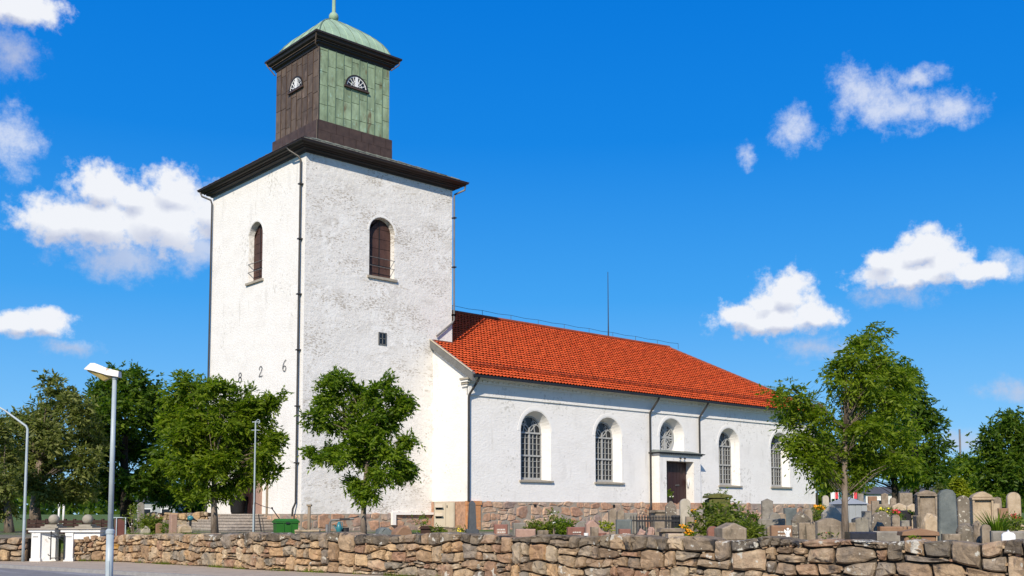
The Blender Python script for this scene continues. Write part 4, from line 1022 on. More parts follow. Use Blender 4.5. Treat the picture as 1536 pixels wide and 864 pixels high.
    for y0, y1 in ((yE - .05, 0.0),):
        zz = lambda y: zE + (y - yE) * tz / ty
        vs = [(xW - .06, y0, zz(y0) - .34), (xW - .06, y1, zz(y1) - .34), (xW - .06, y1, zz(y1) + .06), (xW - .06, y0, zz(y0) + .06), (xW + .12, y0, zz(y0) - .34), (xW + .12, y1, zz(y1) - .34), (xW + .12, y1, zz(y1) + .10), (xW + .12, y0, zz(y0) + .10)]
        vb.add(vs, [(0, 1, 2, 3), (4, 5, 6, 7), (0, 1, 5, 4), (3, 2, 6, 7), (0, 3, 7, 4), (1, 2, 6, 5)])
    vb.build('verge_board', M['pipe_grey'], roof)
    MB().bar((xW - .07, yE - .05, zE + .10), (xW - .07, 0, zE + .10 + (0 - yE) * tz / ty), .05, .05).build('verge_strip', M['beige'], roof)
    fl = MB(); zf = zE + (0 - yE) * tz / ty
    fl.add([(NX0 + .05, -.012, zf - .05), (TW + .012, -.012, zf - .05), (TW + .012, -.012, zf + 1.15), (NX0 + .35, -.012, zf + .16)], [(0, 1, 2, 3)]); fl.build('flashing', M['stained'], church)
    MB().bar((NX0 - .05, -.05, zf + .05), (TW + .05, -.05, zf + .05), .10, .08).build('lead_strip', M['ridge_tile'], church)
    # lightning wire on little posts along the ridge, rod
    lw = MB(); xs = [TW + 1.6 + 2.35 * k for k in range(11)]
    pts = [(TW, yR, zR + .50)]
    for a in xs: pts += [(a - 1.1, yR, zR + .37), (a, yR, zR + .42)]
    lw.tube(pts, .012, 4); lw.build('lightning_wire', M['iron'], roof)
    for a in xs: MB().tube([(a, yR, zR), (a, yR, zR + .43)], .018, 4).build('wire_post', M['iron'], roof)
    MB().tube([(26.6, yR, zR), (26.6, yR, zR + 1.2), (26.6, yR, 18.2)], [.05, .035, .02], 6).build('lightning_rod', M['pipe'], roof)
    MB().tube([(NX1 + .08, NY0 - .08, 8.3), (NX1 + .08, NY0 - .08, 1.0)], .06, 6).build('downpipe', M['pipe'], church)
nave()

# stairs to the west door
def stairs():
    st = thing('stone_stairs', 'broad flight of grey stone steps rising to the west door of the tower', 'stairs', (0, 4.94, 0))
    for k in range(6):
        z = 1.62 - .137 * k; a = .95 + .40 * k; h = 1.42 + .40 * k; n = 3 + k // 2
        for i in range(n):        # tread slabs with a projecting nosing
            y0, y1 = -h - .03 + (2 * h + .06) * i / n, -h - .03 + (2 * h + .06) * (i + 1) / n
            MB().box(-a - .03, -.05 if k == 0 else -(a - .42), y0 + .008, y1 - .008, z - .075, z).build('step_slab', M['step'], st)
        if k:
            for s in (-1, 1): MB().box(-(a - .425), -.05, min(s * (h + .03), s * (h - .42)), max(s * (h + .03), s * (h - .42)), z - .074, z - .001).build('step_slab', M['step'], st)
        MB().box(-a, -.04, -h, h, YARD - .2 - .01 * k, z - .078).build('riser', M['step'], st)
stairs()

# ------------------------------------------------------------------ foliage
def unit(v): return v / (np.linalg.norm(v, axis=-1, keepdims=True) + 1e-9)
def spray(g, P, Dr, nl, tl, ll, lw, droop):
    """pinnate sprays: twigs from P along Dr with pairs of leaflets. returns quads"""
    n = len(P); up = np.array([0, 0, 1.0]); out = []
    side = unit(np.cross(Dr, up) + g.normal(0, .25, (n, 3)))
    for j in range(nl):
        t = (j // 2 + .6) / (nl // 2); s = 1 if j % 2 else -1
        if j == nl - 1: s = 0
        tlj = tl * g.uniform(.8, 1.2, (n, 1))
        p = P + Dr * tlj * t - up * droop * tlj * t * t
        d = unit(side * s * .95 + Dr * (.55 if s else 1.2) + g.normal(0, .22, (n, 3)) - up * (.15 + droop * .5))
        w = unit(np.cross(d, unit(up * .5 + Dr * .85 + g.normal(0, .5, (n, 3)))))
        L_ = ll * g.uniform(.55, 1.35, (n, 1)); W_ = lw * g.uniform(.6, 1.3, (n, 1))
        out.append(np.stack([p, p + d * L_ * .45 + w * W_ * .5, p + d * L_, p + d * L_ * .45 - w * W_ * .5], axis=1))
    return np.concatenate(out).reshape(-1, 3)
def crown(parent, blobs, m, seed, dens=1.0, cl_r=.35, twigs=10, nl=8, tl=.28, ll=.11, lw=.042, droop=.35, name='crown', shell=.45, limbs=None):
    """blobs: (centre Vector, rx, ry, rz). Clusters of sprays are scattered through each blob's volume."""
    g = np.random.default_rng(seed); C_ = []; OUT = []
    for c, rx, ry, rz in blobs:
        k = max(2, int(dens * 3.4 * (rx * ry * rz) ** (2 / 3) / (cl_r * cl_r)))
        d = unit(g.normal(0, 1, (k, 3))); r_ = g.uniform(0, 1, (k, 1)) ** shell
        q = d * r_ * np.array([rx, ry, rz]); C_.append(np.array(c) + q); OUT.append(unit(q / np.array([rx, ry, rz]) + 1e-6))
    C_ = np.concatenate(C_); OUT = np.concatenate(OUT)
    n = len(C_); T_ = np.repeat(C_, twigs, 0) + g.normal(0, cl_r * .55, (n * twigs, 3)) * np.array([1, 1, .75])
    Dr = unit(np.repeat(OUT, twigs, 0) * .8 + g.normal(0, .6, (n * twigs, 3)) + np.array([0, 0, .15]))
    V = spray(g, T_, Dr, nl, tl, ll, lw, droop)
    o = np_mesh(name, m, V, 4, parent)
    return C_
def limbs(parent, trunk, r0, blobs, C_, m, seed, twigfrac=.25, name='limbs', fork=.35):
    """tapered limbs from the trunk to the blobs and thin branches to clusters of leaves"""
    rd = random.Random(seed); mb = MB()
    P = [Vector(p) for p in trunk]; Ln = len(P)
    for c, rx, ry, rz in blobs:
        c = Vector(c); best = None
        for i in range(Ln):           # leave the trunk well below the blob
            if P[i].z < c.z - .2 or best is None: best = i
        t0 = rd.uniform(fork, 1); lo = P[max(0, min(best, Ln - 1))]
        a = lo.lerp(P[-1], rd.random() * .3) if best < Ln - 1 else P[-1]
        if a.z > c.z: a = P[max(1, best - 1)]
        m1 = a.lerp(c, .5) + Vector((rd.uniform(-.1, .1), rd.uniform(-.1, .1), .12 * (c - a).length)) * .8
        rr = r0 * .27
        q5 = max(.25, min(1, rx / max(.01, max(b_[1] for b_ in blobs)))); mb.tube([a, a.lerp(m1, .6) , m1, m1.lerp(c, .6), c], [rr * q5, rr * .8 * q5, rr * .62 * q5, rr * .45 * q5, rr * .25 * q5], 5)
        near = [Vector(q) for q in C_ if (Vector(q) - c).length < max(rx, ry, rz) * 1.25]
        rd.shuffle(near)
        for q in near[:int(len(near) * twigfrac)]:
            s = m1.lerp(c, rd.uniform(.2, 1)); k = s.lerp(q, .5) + Vector((0, 0, .06))
            mb.tube([s, k, q], [rr * .22, rr * .14, rr * .05], 3, caps=False)
    mb.build(name, m, parent, smooth=True, fix=False)
def ib(u, v, ru, rv, d, dd=0.0, rd_=None):
    """crown lobe seen at (u, v) with half sizes in picture px, at distance d + dd: a solid ellipsoid of real size"""
    D_ = d + dd; z = zv(v, D_); p = gp(u, D_, z); k = D_ / F; a = ru * k; b = rv * k
    return (p, a, rd_ or a * .95, b)
def trunkpath(u0, d, pts, z0=YARD):
    return [gp(u, d, (z0 - .1 if v is None else zv(v, d))) for u, v in pts]

def tree(name, label, u0, d, tpts, r, lobes, lm, bm, seed, group=None, z0=YARD, **kw):
    base = gp(u0, d, z0)
    t = thing(name, label, 'tree', base, 0, group)
    off = Vector(base)
    path = [p - off for p in trunkpath(u0, d, tpts, z0)]
    n = len(path); rr = [r * (1.25 if i == 0 else 1 - .6 * i / n) for i in range(n)]
    MB().tube(path, rr, 9).build('trunk', bm, t, smooth=True, fix=False)
    B = []; rl = random.Random(seed)
    for l in lobes:
        q = ib(l[0], l[1], l[2], l[3], d, l[4] if len(l) > 4 else 0); c0 = q[0] - off
        B.append((c0, q[1] * .66, q[2] * .66, q[3] * .66))
        for _ in range(4):
            a_ = rl.uniform(0, 6.28); e_ = rl.uniform(-.9, .9); s_ = rl.uniform(.30, .46)
            B.append((c0 + Vector((math.cos(a_) * q[1] * .62, math.sin(a_) * q[2] * .62, e_ * q[3] * .66)), q[1] * s_, q[2] * s_, q[3] * s_))
    lk = {k: kw.pop(k) for k in ('twigfrac', 'fork') if k in kw}
    C_ = crown(t, B, lm, seed, **kw)
    limbs(t, path, r, B, C_, bm, seed, **lk)
    return t

# young ash-like tree in front of the tower's south face
tree('young_tree', 'young leafy tree with split crown standing before the weathered grey-white tower face', 545, 36,
     [(545, None), (545, 770), (546, 735), (550, 700), (556, 675)], .105,
     [(505, 572, 26, 24, .3), (492, 600, 22, 20), (575, 582, 22, 24, -.3), (594, 602, 20, 22, .2), (545, 600, 30, 24, .4), (478, 628, 26, 14, -.3), (520, 632, 30, 20, .3), (568, 632, 28, 24), (540, 655, 34, 20, -.4),
      (480, 680, 28, 12, .2), (515, 682, 28, 15, -.2), (555, 682, 26, 22, .5), (588, 672, 22, 26, -.3), (602, 700, 24, 16, .3), (575, 708, 26, 16, -.5), (530, 730, 20, 15, .2), (548, 742, 14, 10, -.3), (610, 606, 9, 7), (612, 662, 8, 6)],
     M['leaf_deep'], M['bark'], 21, dens=.80, cl_r=.19, twigs=11, nl=8, tl=.26, ll=.17, lw=.066, droop=.45)
# leafy tree before the tower's west face
tree('young_tree', 'broad fresh green leafy tree in front of the stone steps and west tower face', 322, 39,
     [(322, None), (321, 760), (320, 735), (322, 712)], .13,
     [(285, 575, 26, 20, .5), (266, 600, 22, 22, 1), (320, 590, 30, 22, -.3), (355, 602, 26, 22, .3), (388, 606, 26, 24), (412, 600, 14, 14), (300, 615, 36, 26, .4), (254, 632, 17, 20, .6), (270, 655, 32, 26, -.4), (340, 632, 36, 28, -.6), (385, 640, 30, 26, .3),
      (414, 655, 13, 10), (310, 660, 36, 28, .5), (355, 672, 34, 26, .2), (398, 682, 24, 22, -.3), (256, 690, 18, 18, .5), (285, 700, 32, 26, .2), (330, 705, 32, 22, -.5), (372, 708, 26, 16, .4), (405, 705, 16, 12), (322, 735, 24, 12), (352, 732, 16, 10, .3), (278, 735, 20, 14, 1)],
     M['leaf_fresh'], M['bark'], 22, dens=.82, cl_r=.23, twigs=11, nl=8, tl=.30, ll=.19, lw=.075, droop=.4)
# airy tree by the wall on the right, its stem cut off and sprouting
t3 = tree('young_tree', 'airy young tree with pale pollarded stem just behind the stone wall on the right', 1267, 24,
     [(1268, None), (1267, 760), (1267, 700), (1268, 645)], .085,
     [(1300, 506, 26, 20, .2), (1285, 535, 30, 22, -.2), (1320, 540, 26, 24, .3), (1262, 562, 22, 20), (1305, 575, 34, 24, -.3), (1345, 572, 24, 26, .2), (1270, 598, 20, 14, .3), (1340, 612, 32, 24, -.2), (1180, 592, 24, 12, -.2), (1205, 606, 26, 16, .2), (1228, 625, 22, 14, -.2), (1192, 632, 20, 18, .2),
      (1196, 665, 24, 18), (1225, 660, 22, 16, .3), (1228, 688, 20, 16, -.2), (1250, 672, 20, 18, .3), (1300, 640, 30, 20, -.3), (1335, 655, 30, 22, .3), (1300, 682, 30, 20, .2), (1350, 690, 24, 18, -.3), (1245, 708, 18, 12, .2), (1210, 690, 14, 12), (1285, 708, 22, 12, .3)],
     M['leaf_fresh'], M['bark'], 23, dens=1.0, cl_r=.16, twigs=8, nl=9, tl=.24, ll=.125, lw=.042, droop=.5, twigfrac=.4)
# the dark tree mass behind the church's west end and the olive ones left of it
tree('tall_tree', 'tall dark green tree behind the street lamp head', 190, 58, [(190, None), (188, 740), (186, 690), (188, 640)], .30,
     [(190, 572, 36, 30), (160, 590, 32, 28, 1), (225, 590, 30, 30, -1), (140, 620, 26, 26, 1), (180, 625, 44, 34, -2), (232, 630, 34, 34, 1), (150, 665, 34, 32, -1), (200, 672, 44, 34, 2), (245, 680, 30, 34, -2), (160, 712, 34, 26), (210, 722, 38, 26, -2), (252, 728, 26, 24, 1), (172, 742, 28, 14, 1)],
     M['leaf_dark'], M['bark_dark'], 31, dens=1.9, cl_r=.46, twigs=9, nl=6, tl=.30, ll=.27, lw=.13, droop=.3, twigfrac=.08)
tree('tall_tree', 'olive green broad tree left of the tall dark tree at the gate', 62, 52, [(54, None), (52, 760), (55, 730), (60, 690)], .28,
     [(90, 590, 28, 24), (60, 622, 30, 24, 1), (110, 610, 26, 26, -1), (25, 635, 26, 24), (80, 650, 40, 30, -1.5), (125, 655, 24, 30, 1), (30, 670, 34, 28, 1), (75, 692, 40, 28, 1), (118, 698, 30, 26, -1), (20, 710, 28, 26), (60, 728, 34, 20, -1), (100, 735, 34, 16, 1), (128, 735, 20, 14)],
     M['leaf_olive'], M['bark'], 32, dens=2.3, cl_r=.42, twigs=9, nl=6, tl=.30, ll=.26, lw=.10, droop=.35, twigfrac=.08)
tree('tall_tree', 'yellowish green tree at the left edge behind the thin lamp post', 6, 47, [(14, None), (12, 770), (8, 740)], .2,
     [(-10, 640, 30, 28), (5, 680, 26, 26, 1), (-20, 690, 30, 30), (0, 722, 24, 26, -1), (10, 752, 16, 18), (-15, 760, 22, 22)],
     M['leaf_olive'], M['bark'], 33, dens=2.0, cl_r=.40, twigs=9, nl=6, tl=.26, ll=.22, lw=.09, droop=.3, twigfrac=.08)
tree('background_tree', 'deep green tree filling the gap between the lamp post and the white tower', 288, 66, [(285, None), (285, 740), (285, 700)], .26,
     [(262, 640, 30, 30), (300, 650, 24, 34), (270, 690, 36, 30), (300, 710, 24, 30), (255, 735, 28, 22), (290, 748, 26, 18)],
     M['leaf_dark'], M['bark_dark'], 34, dens=1.9, cl_r=.55, twigs=9, nl=6, tl=.32, ll=.28, lw=.13, droop=.3, twigfrac=.07)
# big trees right of the nave: two trunks under one crown each
tree('tall_tree', 'great dark tree with visible trunk right behind the airy pollarded tree', 1343, 86, [(1343, None), (1343, 745), (1341, 715), (1338, 660)], .34,
     [(1318, 560, 26, 28), (1345, 560, 22, 26, 1), (1300, 600, 34, 30), (1345, 600, 34, 32, -1), (1280, 640, 32, 28, 1), (1320, 645, 40, 32, -1), (1360, 650, 34, 30, 1), (1265, 680, 30, 26), (1305, 695, 36, 26, 1), (1345, 700, 34, 24, -1), (1248, 715, 22, 20), (1285, 725, 28, 14), (1245, 665, 20, 20, 2)],
     M['leaf_deep'], M['bark_dark'], 35, dens=1.6, cl_r=.62, twigs=9, nl=6, tl=.34, ll=.36, lw=.16, droop=.4, twigfrac=.08)
tree('tall_tree', 'conical dark tree behind the slate obelisk-like gravestone, right of the great dark tree', 1378, 90, [(1374, None), (1374, 745), (1372, 700), (1370, 640)], .34,
     [(1358, 572, 22, 28), (1378, 598, 20, 26), (1392, 630, 22, 28), (1375, 645, 34, 30, 1), (1402, 668, 24, 26), (1380, 690, 36, 26, 1), (1412, 700, 18, 22), (1395, 715, 30, 16, -1), (1364, 720, 24, 12)],
     M['leaf_dark'], M['bark_dark'], 36, dens=1.8, cl_r=.62, twigs=9, nl=6, tl=.34, ll=.36, lw=.16, droop=.5, twigfrac=.08)
tree('tall_tree', 'dense rounded dark tree at the right edge of the graveyard', 1515, 75, [(1515, None), (1515, 750), (1515, 700)], .34,
     [(1510, 634, 24, 22), (1495, 662, 26, 26), (1530, 660, 28, 28), (1488, 695, 24, 26), (1520, 700, 32, 30, -1), (1550, 680, 26, 40), (1495, 728, 26, 18), (1530, 735, 28, 18), (1555, 730, 22, 22), (1478, 712, 14, 20)],
     M['leaf_dark'], M['bark_dark'], 37, dens=2.6, cl_r=.55, twigs=9, nl=6, tl=.34, ll=.30, lw=.13, droop=.4, twigfrac=.07)
tree('background_tree', 'lighter green far tree in the gap left of the rounded dark tree', 1448, 110, [(1448, None), (1448, 750), (1448, 720)], .3,
     [(1440, 700, 22, 18), (1462, 702, 18, 18), (1428, 725, 18, 16), (1455, 728, 24, 16)],
     M['leaf_deep'], M['bark_dark'], 38, dens=3.0, cl_r=.7, twigs=8, nl=6, tl=.5, ll=.45, lw=.2, droop=.3, twigfrac=.07)
tree('background_tree', 'green tree peeping out behind the far right corner of the white nave', 1238, 88, [(1242, None), (1242, 740), (1240, 710)], .24,
     [(1236, 660, 18, 22), (1250, 690, 20, 24), (1232, 715, 16, 20), (1255, 722, 18, 16)],
     M['leaf_fresh'], M['bark_dark'], 39, dens=2.2, cl_r=.6, twigs=8, nl=6, tl=.4, ll=.35, lw=.15, droop=.3, twigfrac=.07)
# distant woodland closing the horizon
def far_wood():
    g = np.random.default_rng(77); Vs = []
    for k in range(150):
        a = R(-75) + R(150) * k / 149; d = 240 + g.uniform(-25, 40); ang_ = HEAD + a
        c = np.array([CAM.x + math.sin(ang_) * d, CAM.y + math.cos(ang_) * d, 0]); h = g.uniform(5.0, 8.5); w_ = g.uniform(5, 9)
        n = 300
        dr = unit(g.normal(0, 1, (n, 3))); q = c + np.array([0, 0, h * .55]) + dr * np.array([w_, w_, h * .55]) * g.uniform(.5, 1, (n, 1)) ** .4
        d1 = unit(g.normal(0, 1, (n, 3))); d2 = unit(np.cross(d1, g.normal(0, 1, (n, 3)))); s_ = g.uniform(.5, 1.0, (n, 1))
        Vs.append(np.stack([q - d1 * s_, q + d2 * s_ * .7, q + d1 * s_, q - d2 * s_ * .7], 1).reshape(-1, 3))
    o = np_mesh('far_woodland', M['leaf_dark'], np.concatenate(Vs), 4); tag(o, kind='stuff')
    o['label'] = 'low belt of distant dark woodland along the horizon'; o['category'] = 'woodland'
far_wood()

# ------------------------------------------------------------------ small plants
def bush(name, label, cat, lobes, d, lm, seed, stem_u=None, flowers=None, **kw):
    u0 = stem_u if stem_u is not None else sum(l[0] for l in lobes) / len(lobes)
    base = gp(u0, d, YARD); t = thing(name, label, cat, base)
    B = []
    for l in lobes:
        q = ib(l[0], l[1], l[2], l[3], d, l[4] if len(l) > 4 else 0); B.append((q[0] - base, q[1], q[2], q[3]))
    k = dict(dens=2.6, cl_r=.12, twigs=6, nl=6, tl=.10, ll=.075, lw=.035, droop=.2, name='foliage'); k.update(kw)
    C_ = crown(t, B, lm, seed, **k)
    mb = MB(); rd = random.Random(seed)
    for q in random.Random(seed).sample(list(range(len(C_))), min(len(C_), 26)):
        p = Vector(C_[q]); mb.tube([(rd.uniform(-.05, .05), rd.uniform(-.05, .05), 0), (p.x * .5, p.y * .5, p.z * .6), p], [.012, .008, .004], 3)
    mb.build('stems', M['bark'], t)
    if flowers:
        fm, n, r_ = flowers; fb = MB()
        for i in range(n):
            q = Vector(C_[rd.randrange(len(C_))]) + Vector((rd.uniform(-.06, .06), rd.uniform(-.06, .06), rd.uniform(0, .1)))
            fb.sph(q, r_, 6, 3, .6)
        tag(fb.build('flowers', fm, t), kind='stuff')
    return t
bush('shrub', 'large sprawling leafy shrub beneath the mossy gabled gravestone', 'shrub', [(1064, 764, 9, 8), (1085, 767, 12, 10, .5), (1057, 783, 13, 11), (1080, 786, 15, 11, -.4), (1103, 777, 10, 10), (1110, 791, 9, 8, .3), (1047, 797, 8, 6), (1068, 753, 3, 8), (1099, 761, 4, 8), (1092, 756, 3, 6)], 30, M['leaf_yellow'], 51, ll=.12, lw=.06, tl=.18, cl_r=.17, twigs=5, dens=1.7)
bush('grass_tuft', 'yellow-green arching grass tuft right of the grey-brown gabled chest stone', 'plant', [(1122, 795, 9, 7), (1133, 801, 11, 6)], 25, M['leaf_yellow'], 52, ll=.16, lw=.03, tl=.12)
bush('shrub', 'small dark shrub between the gabled chest stone and the wide grey slab', 'shrub', [(1124, 783, 9, 8), (1130, 776, 6, 5)], 27, M['leaf_dark'], 53)
bush('clipped_bush', 'rounded dark green cushion bush in front of the nave plinth', 'shrub', [(842, 791, 12, 11), (855, 792, 10, 10), (832, 795, 8, 8)], 31, M['leaf_deep'], 54, ll=.06, lw=.04, dens=4)
bush('shrub', 'light yellow-green leafy shrub left of the dark cushion bush', 'shrub', [(800, 792, 9, 8), (813, 793, 12, 9), (825, 797, 9, 7), (808, 799, 12, 5)], 30, M['leaf_yellow'], 55, flowers=(M['petal_yellow'], 10, .03))
bush('flower_stalk', 'tall slender flowering stalk rising beside the dark cushion bush', 'plant', [(830, 772, 3, 6), (831, 783, 3, 7), (831, 794, 4, 7)], 29.6, M['leaf_yellow'], 56, flowers=(M['petal_white'], 8, .03))
bush('flower_bush', 'small lime yellow bush next to the two tall grey twin gravestones', 'plant', [(907, 789, 7, 4), (914, 791, 5, 4)], 29, M['leaf_lime'], 57)
bush('flower_bush', 'bright yellow-green bush beside the black gravestone with red flowers', 'plant', [(1372, 770, 6, 7)], 34, M['leaf_lime'], 58)
bush('marigolds', 'clump of bright orange marigolds by the iron grave fence', 'flowers', [(1027, 797, 8, 6), (1033, 802, 6, 5)], 25.5, M['leaf_fresh'], 59, flowers=(M['petal_orange'], 110, .035))
bush('marigolds', 'few orange flowers rising behind the clump of marigolds', 'flowers', [(1040, 772, 4, 5), (1041, 785, 3, 9)], 31, M['leaf_yellow'], 60, flowers=(M['petal_orange'], 26, .035))
bush('marigolds', 'orange flowers in a planter beside the nave corner and slender pale gravestone', 'flowers', [(1222, 764, 5, 3), (1231, 764, 5, 3)], 40, M['leaf_fresh'], 61, flowers=(M['petal_orange'], 70, .05))
bush('shrub', 'small green shrub below the orange flowers at the nave corner', 'shrub', [(1222, 776, 6, 8)], 38, M['leaf_yellow'], 62)
bush('shrub', 'fresh yellow-green bush at the foot of the beige metal cabinet', 'shrub', [(655, 797, 7, 5), (663, 798, 7, 6)], 29.5, M['leaf_yellow'], 63)
bush('shrub', 'thin dark green upright shrub before the white ledge pipe', 'shrub', [(624, 788, 4, 10), (632, 782, 5, 8), (640, 780, 4, 7)], 34, M['leaf_deep'], 64, dens=.5)
bush('flower_bush', 'tuft of yellow flowers at the foot of the charcoal obelisk', 'flowers', [(692, 800, 6, 3.5)], 28, M['leaf_yellow'], 65, flowers=(M['petal_yellow'], 26, .03))
bush('rose_bush', 'spindly young rose bush behind the wall near the brown notice board', 'shrub', [(196, 756, 6, 8), (191, 772, 7, 10), (203, 775, 7, 10), (198, 790, 7, 8), (208, 792, 5, 5)], 38, M['leaf_yellow'], 66, dens=.45, ll=.09, flowers=(M['petal_white'], 9, .03))
bush('fern', 'bright green fern clump between the standing stone and the small brown marker', 'plant', [(224, 783, 9, 8), (231, 786, 6, 7)], 43, M['leaf_yellow'], 67, ll=.16, lw=.045, tl=.22)
bush('shrub', 'little round green shrub left of the pinkish stone post', 'shrub', [(248, 791, 6, 5)], 42, M['leaf_fresh'], 68)
bush('topiary_conifer', 'yellow-green cone-shaped conifer between the slate stone and the speckled stone', 'shrub', [(1439, 742, 9, 14), (1445, 755, 14, 15), (1449, 770, 15, 16), (1438, 730, 5, 9), (1430, 765, 10, 16)], 44, M['leaf_conifer'], 69, dens=8.0, ll=.12, lw=.075, cl_r=.14, tl=.12, twigs=7)
bush('shrub', 'small brownish shrub peeping up left of the tall slate stone', 'shrub', [(1408, 733, 4, 5), (1410, 745, 6, 9), (1412, 760, 6, 9)], 43, M['leaf_olive'], 70)
bush('shrub', 'green shrubbery with yellow tips by the small white marker', 'shrub', [(1512, 790, 9, 7), (1526, 788, 9, 6), (1500, 792, 8, 6)], 22, M['leaf_yellow'], 71)
bush('flower_bush', 'low bed of reddish flowers at the right picture edge', 'flowers', [(1526, 779, 10, 3)], 27, M['leaf_deep'], 72, flowers=(M['petal_red'], 26, .025))
bush('shrub', 'low dark green hedge bush seen between the sandstone monument and arched stone', 'shrub', [(1500, 748, 8, 9), (1490, 752, 7, 8)], 50, M['leaf_fresh'], 73)
bush('flower_bush', 'sprigs with yellow and white flowers on the rough grave mound', 'flowers', [(1322, 768, 5, 3), (1330, 769, 5, 3)], 33, M['leaf_yellow'], 74, flowers=(M['petal_yellow'], 14, .04))
bush('flower_bush', 'red grave flowers before the black gravestone', 'flowers', [(1345, 772, 6, 4)], 32.5, M['leaf_deep'], 75, flowers=(M['petal_red'], 40, .05))
bush('shrub', 'low green plant in front of the red grave flowers', 'shrub', [(1350, 778, 7, 3)], 31.5, M['leaf_deep'], 76)
bush('flower_bush', 'small purple-brown flower patch at the foot of the wide brown segmental stone', 'flowers', [(1240, 803, 9, 3)], 22.6, M['leaf_fresh'], 77, flowers=(M['petal_red'], 14, .02))
bush('shrub', 'tiny green plant in front of the low gabled orange sandstone', 'shrub', [(1374, 807, 6, 4)], 20.4, M['leaf_fresh'], 78, ll=.05)
bush('shrub', 'lone sapling shrub with bare twigs on the mossy gravestone', 'shrub', [(1083, 738, 3, 5), (1066, 740, 3, 4)], 33.4, M['leaf_fresh'], 79, dens=.5)
# iris clump: long upright blades
def blades(label, u, d, n, h, w, m, seed):
    g = random.Random(seed); base = gp(u, d, YARD); t = thing('iris_clump', label, 'plant', base); mb = MB()
    for i in range(n):
        a = g.uniform(0, 6.28); l = g.uniform(.15, .5) * w; hh = h * g.uniform(.6, 1); x, y = math.cos(a), math.sin(a); b = (x * .06, y * .06)
        p0 = Vector((b[0], b[1], 0)); p1 = Vector((x * l * .5, y * l * .5, hh * .65)); p2 = Vector((x * l * 1.3, y * l * 1.3, hh)); s_ = Vector((-y, x, 0)) * .018
        mb.add([p0 - s_, p0 + s_, p1 + s_, p1 - s_, p2], [(0, 1, 2, 3), (3, 2, 4)])
    tag(mb.build('blades', m, t, fix=False), kind='stuff')
blades('dark green spiky iris leaves left of the small white marker', 1495, 21.5, 120, .95, .9, M['leaf_deep'], 5)
blades('dark spiky leaves at the foot of the sandstone monument', 1484, 23.5, 60, .7, .7, M['leaf_deep'], 6)
# grass over the yard close behind the wall: tufts nobody could count
def grass():
    g = np.random.default_rng(9); n = 26000; us = g.uniform(120, 1560, n); V = []
    t = (us - PX) / F; dw = np.where(us > 560, 25.03 / (1 + .78 * t), 36.2 - (us - 160) * .0185); dw = np.clip(dw, 17.5, 37)
    d = dw + .75 + g.exponential(1.6, n)
    patch = np.sin(us * .031) + np.sin(us * .087 + 2) + g.normal(0, .5, n)
    keep = patch > .25; us, d = us[keep], d[keep]; n = len(us)
    l = (us - PX) / F * d; x = CAM.x + rgt.x * l + math.sin(HEAD) * d; y = CAM.y + rgt.y * l + math.cos(HEAD) * d
    P = np.stack([x, y, np.full(n, YARD)], 1); a = g.uniform(0, 6.28, n); s_ = np.stack([np.cos(a), np.sin(a), np.zeros(n)], 1) * .012
    h = g.uniform(.06, .2, n); tip = P + np.stack([g.normal(0, .05, n), g.normal(0, .05, n), h], 1)
    o = np_mesh('grass', M['leaf_fresh'], np.stack([P - s_, P + s_, tip], 1).reshape(-1, 3), 3)
    tag(o, kind='stuff'); o['label'] = 'tufts of short grass growing just behind the stone wall'; o['category'] = 'grass'
grass()

def weeds():
    g = np.random.default_rng(19); n = 5200; s_ = g.uniform(.3, WLEN - .3, n); cl_ = np.sin(s_ * 1.7) + np.sin(s_ * 4.1 + 1) + g.normal(0, .5, n); s_ = s_[cl_ > .5]; V = []
    for q in s_:
        p = np.array(WFR(q, 0.0, .03 + abs(g.normal(0, .06)))); a = g.uniform(0, 6.28); e = np.array([math.cos(a), math.sin(a), 0]) * .008; h = g.uniform(.03, .13)
        V += [p - e, p + e, p + np.array([g.normal(0, .03), g.normal(0, .03), h])]
    o = np_mesh('weeds', M['leaf_yellow'], np.array(V), 3); tag(o, kind='stuff'); o['label'] = 'thin weeds and grass growing along the foot of the stone wall'; o['category'] = 'weeds'
weeds()

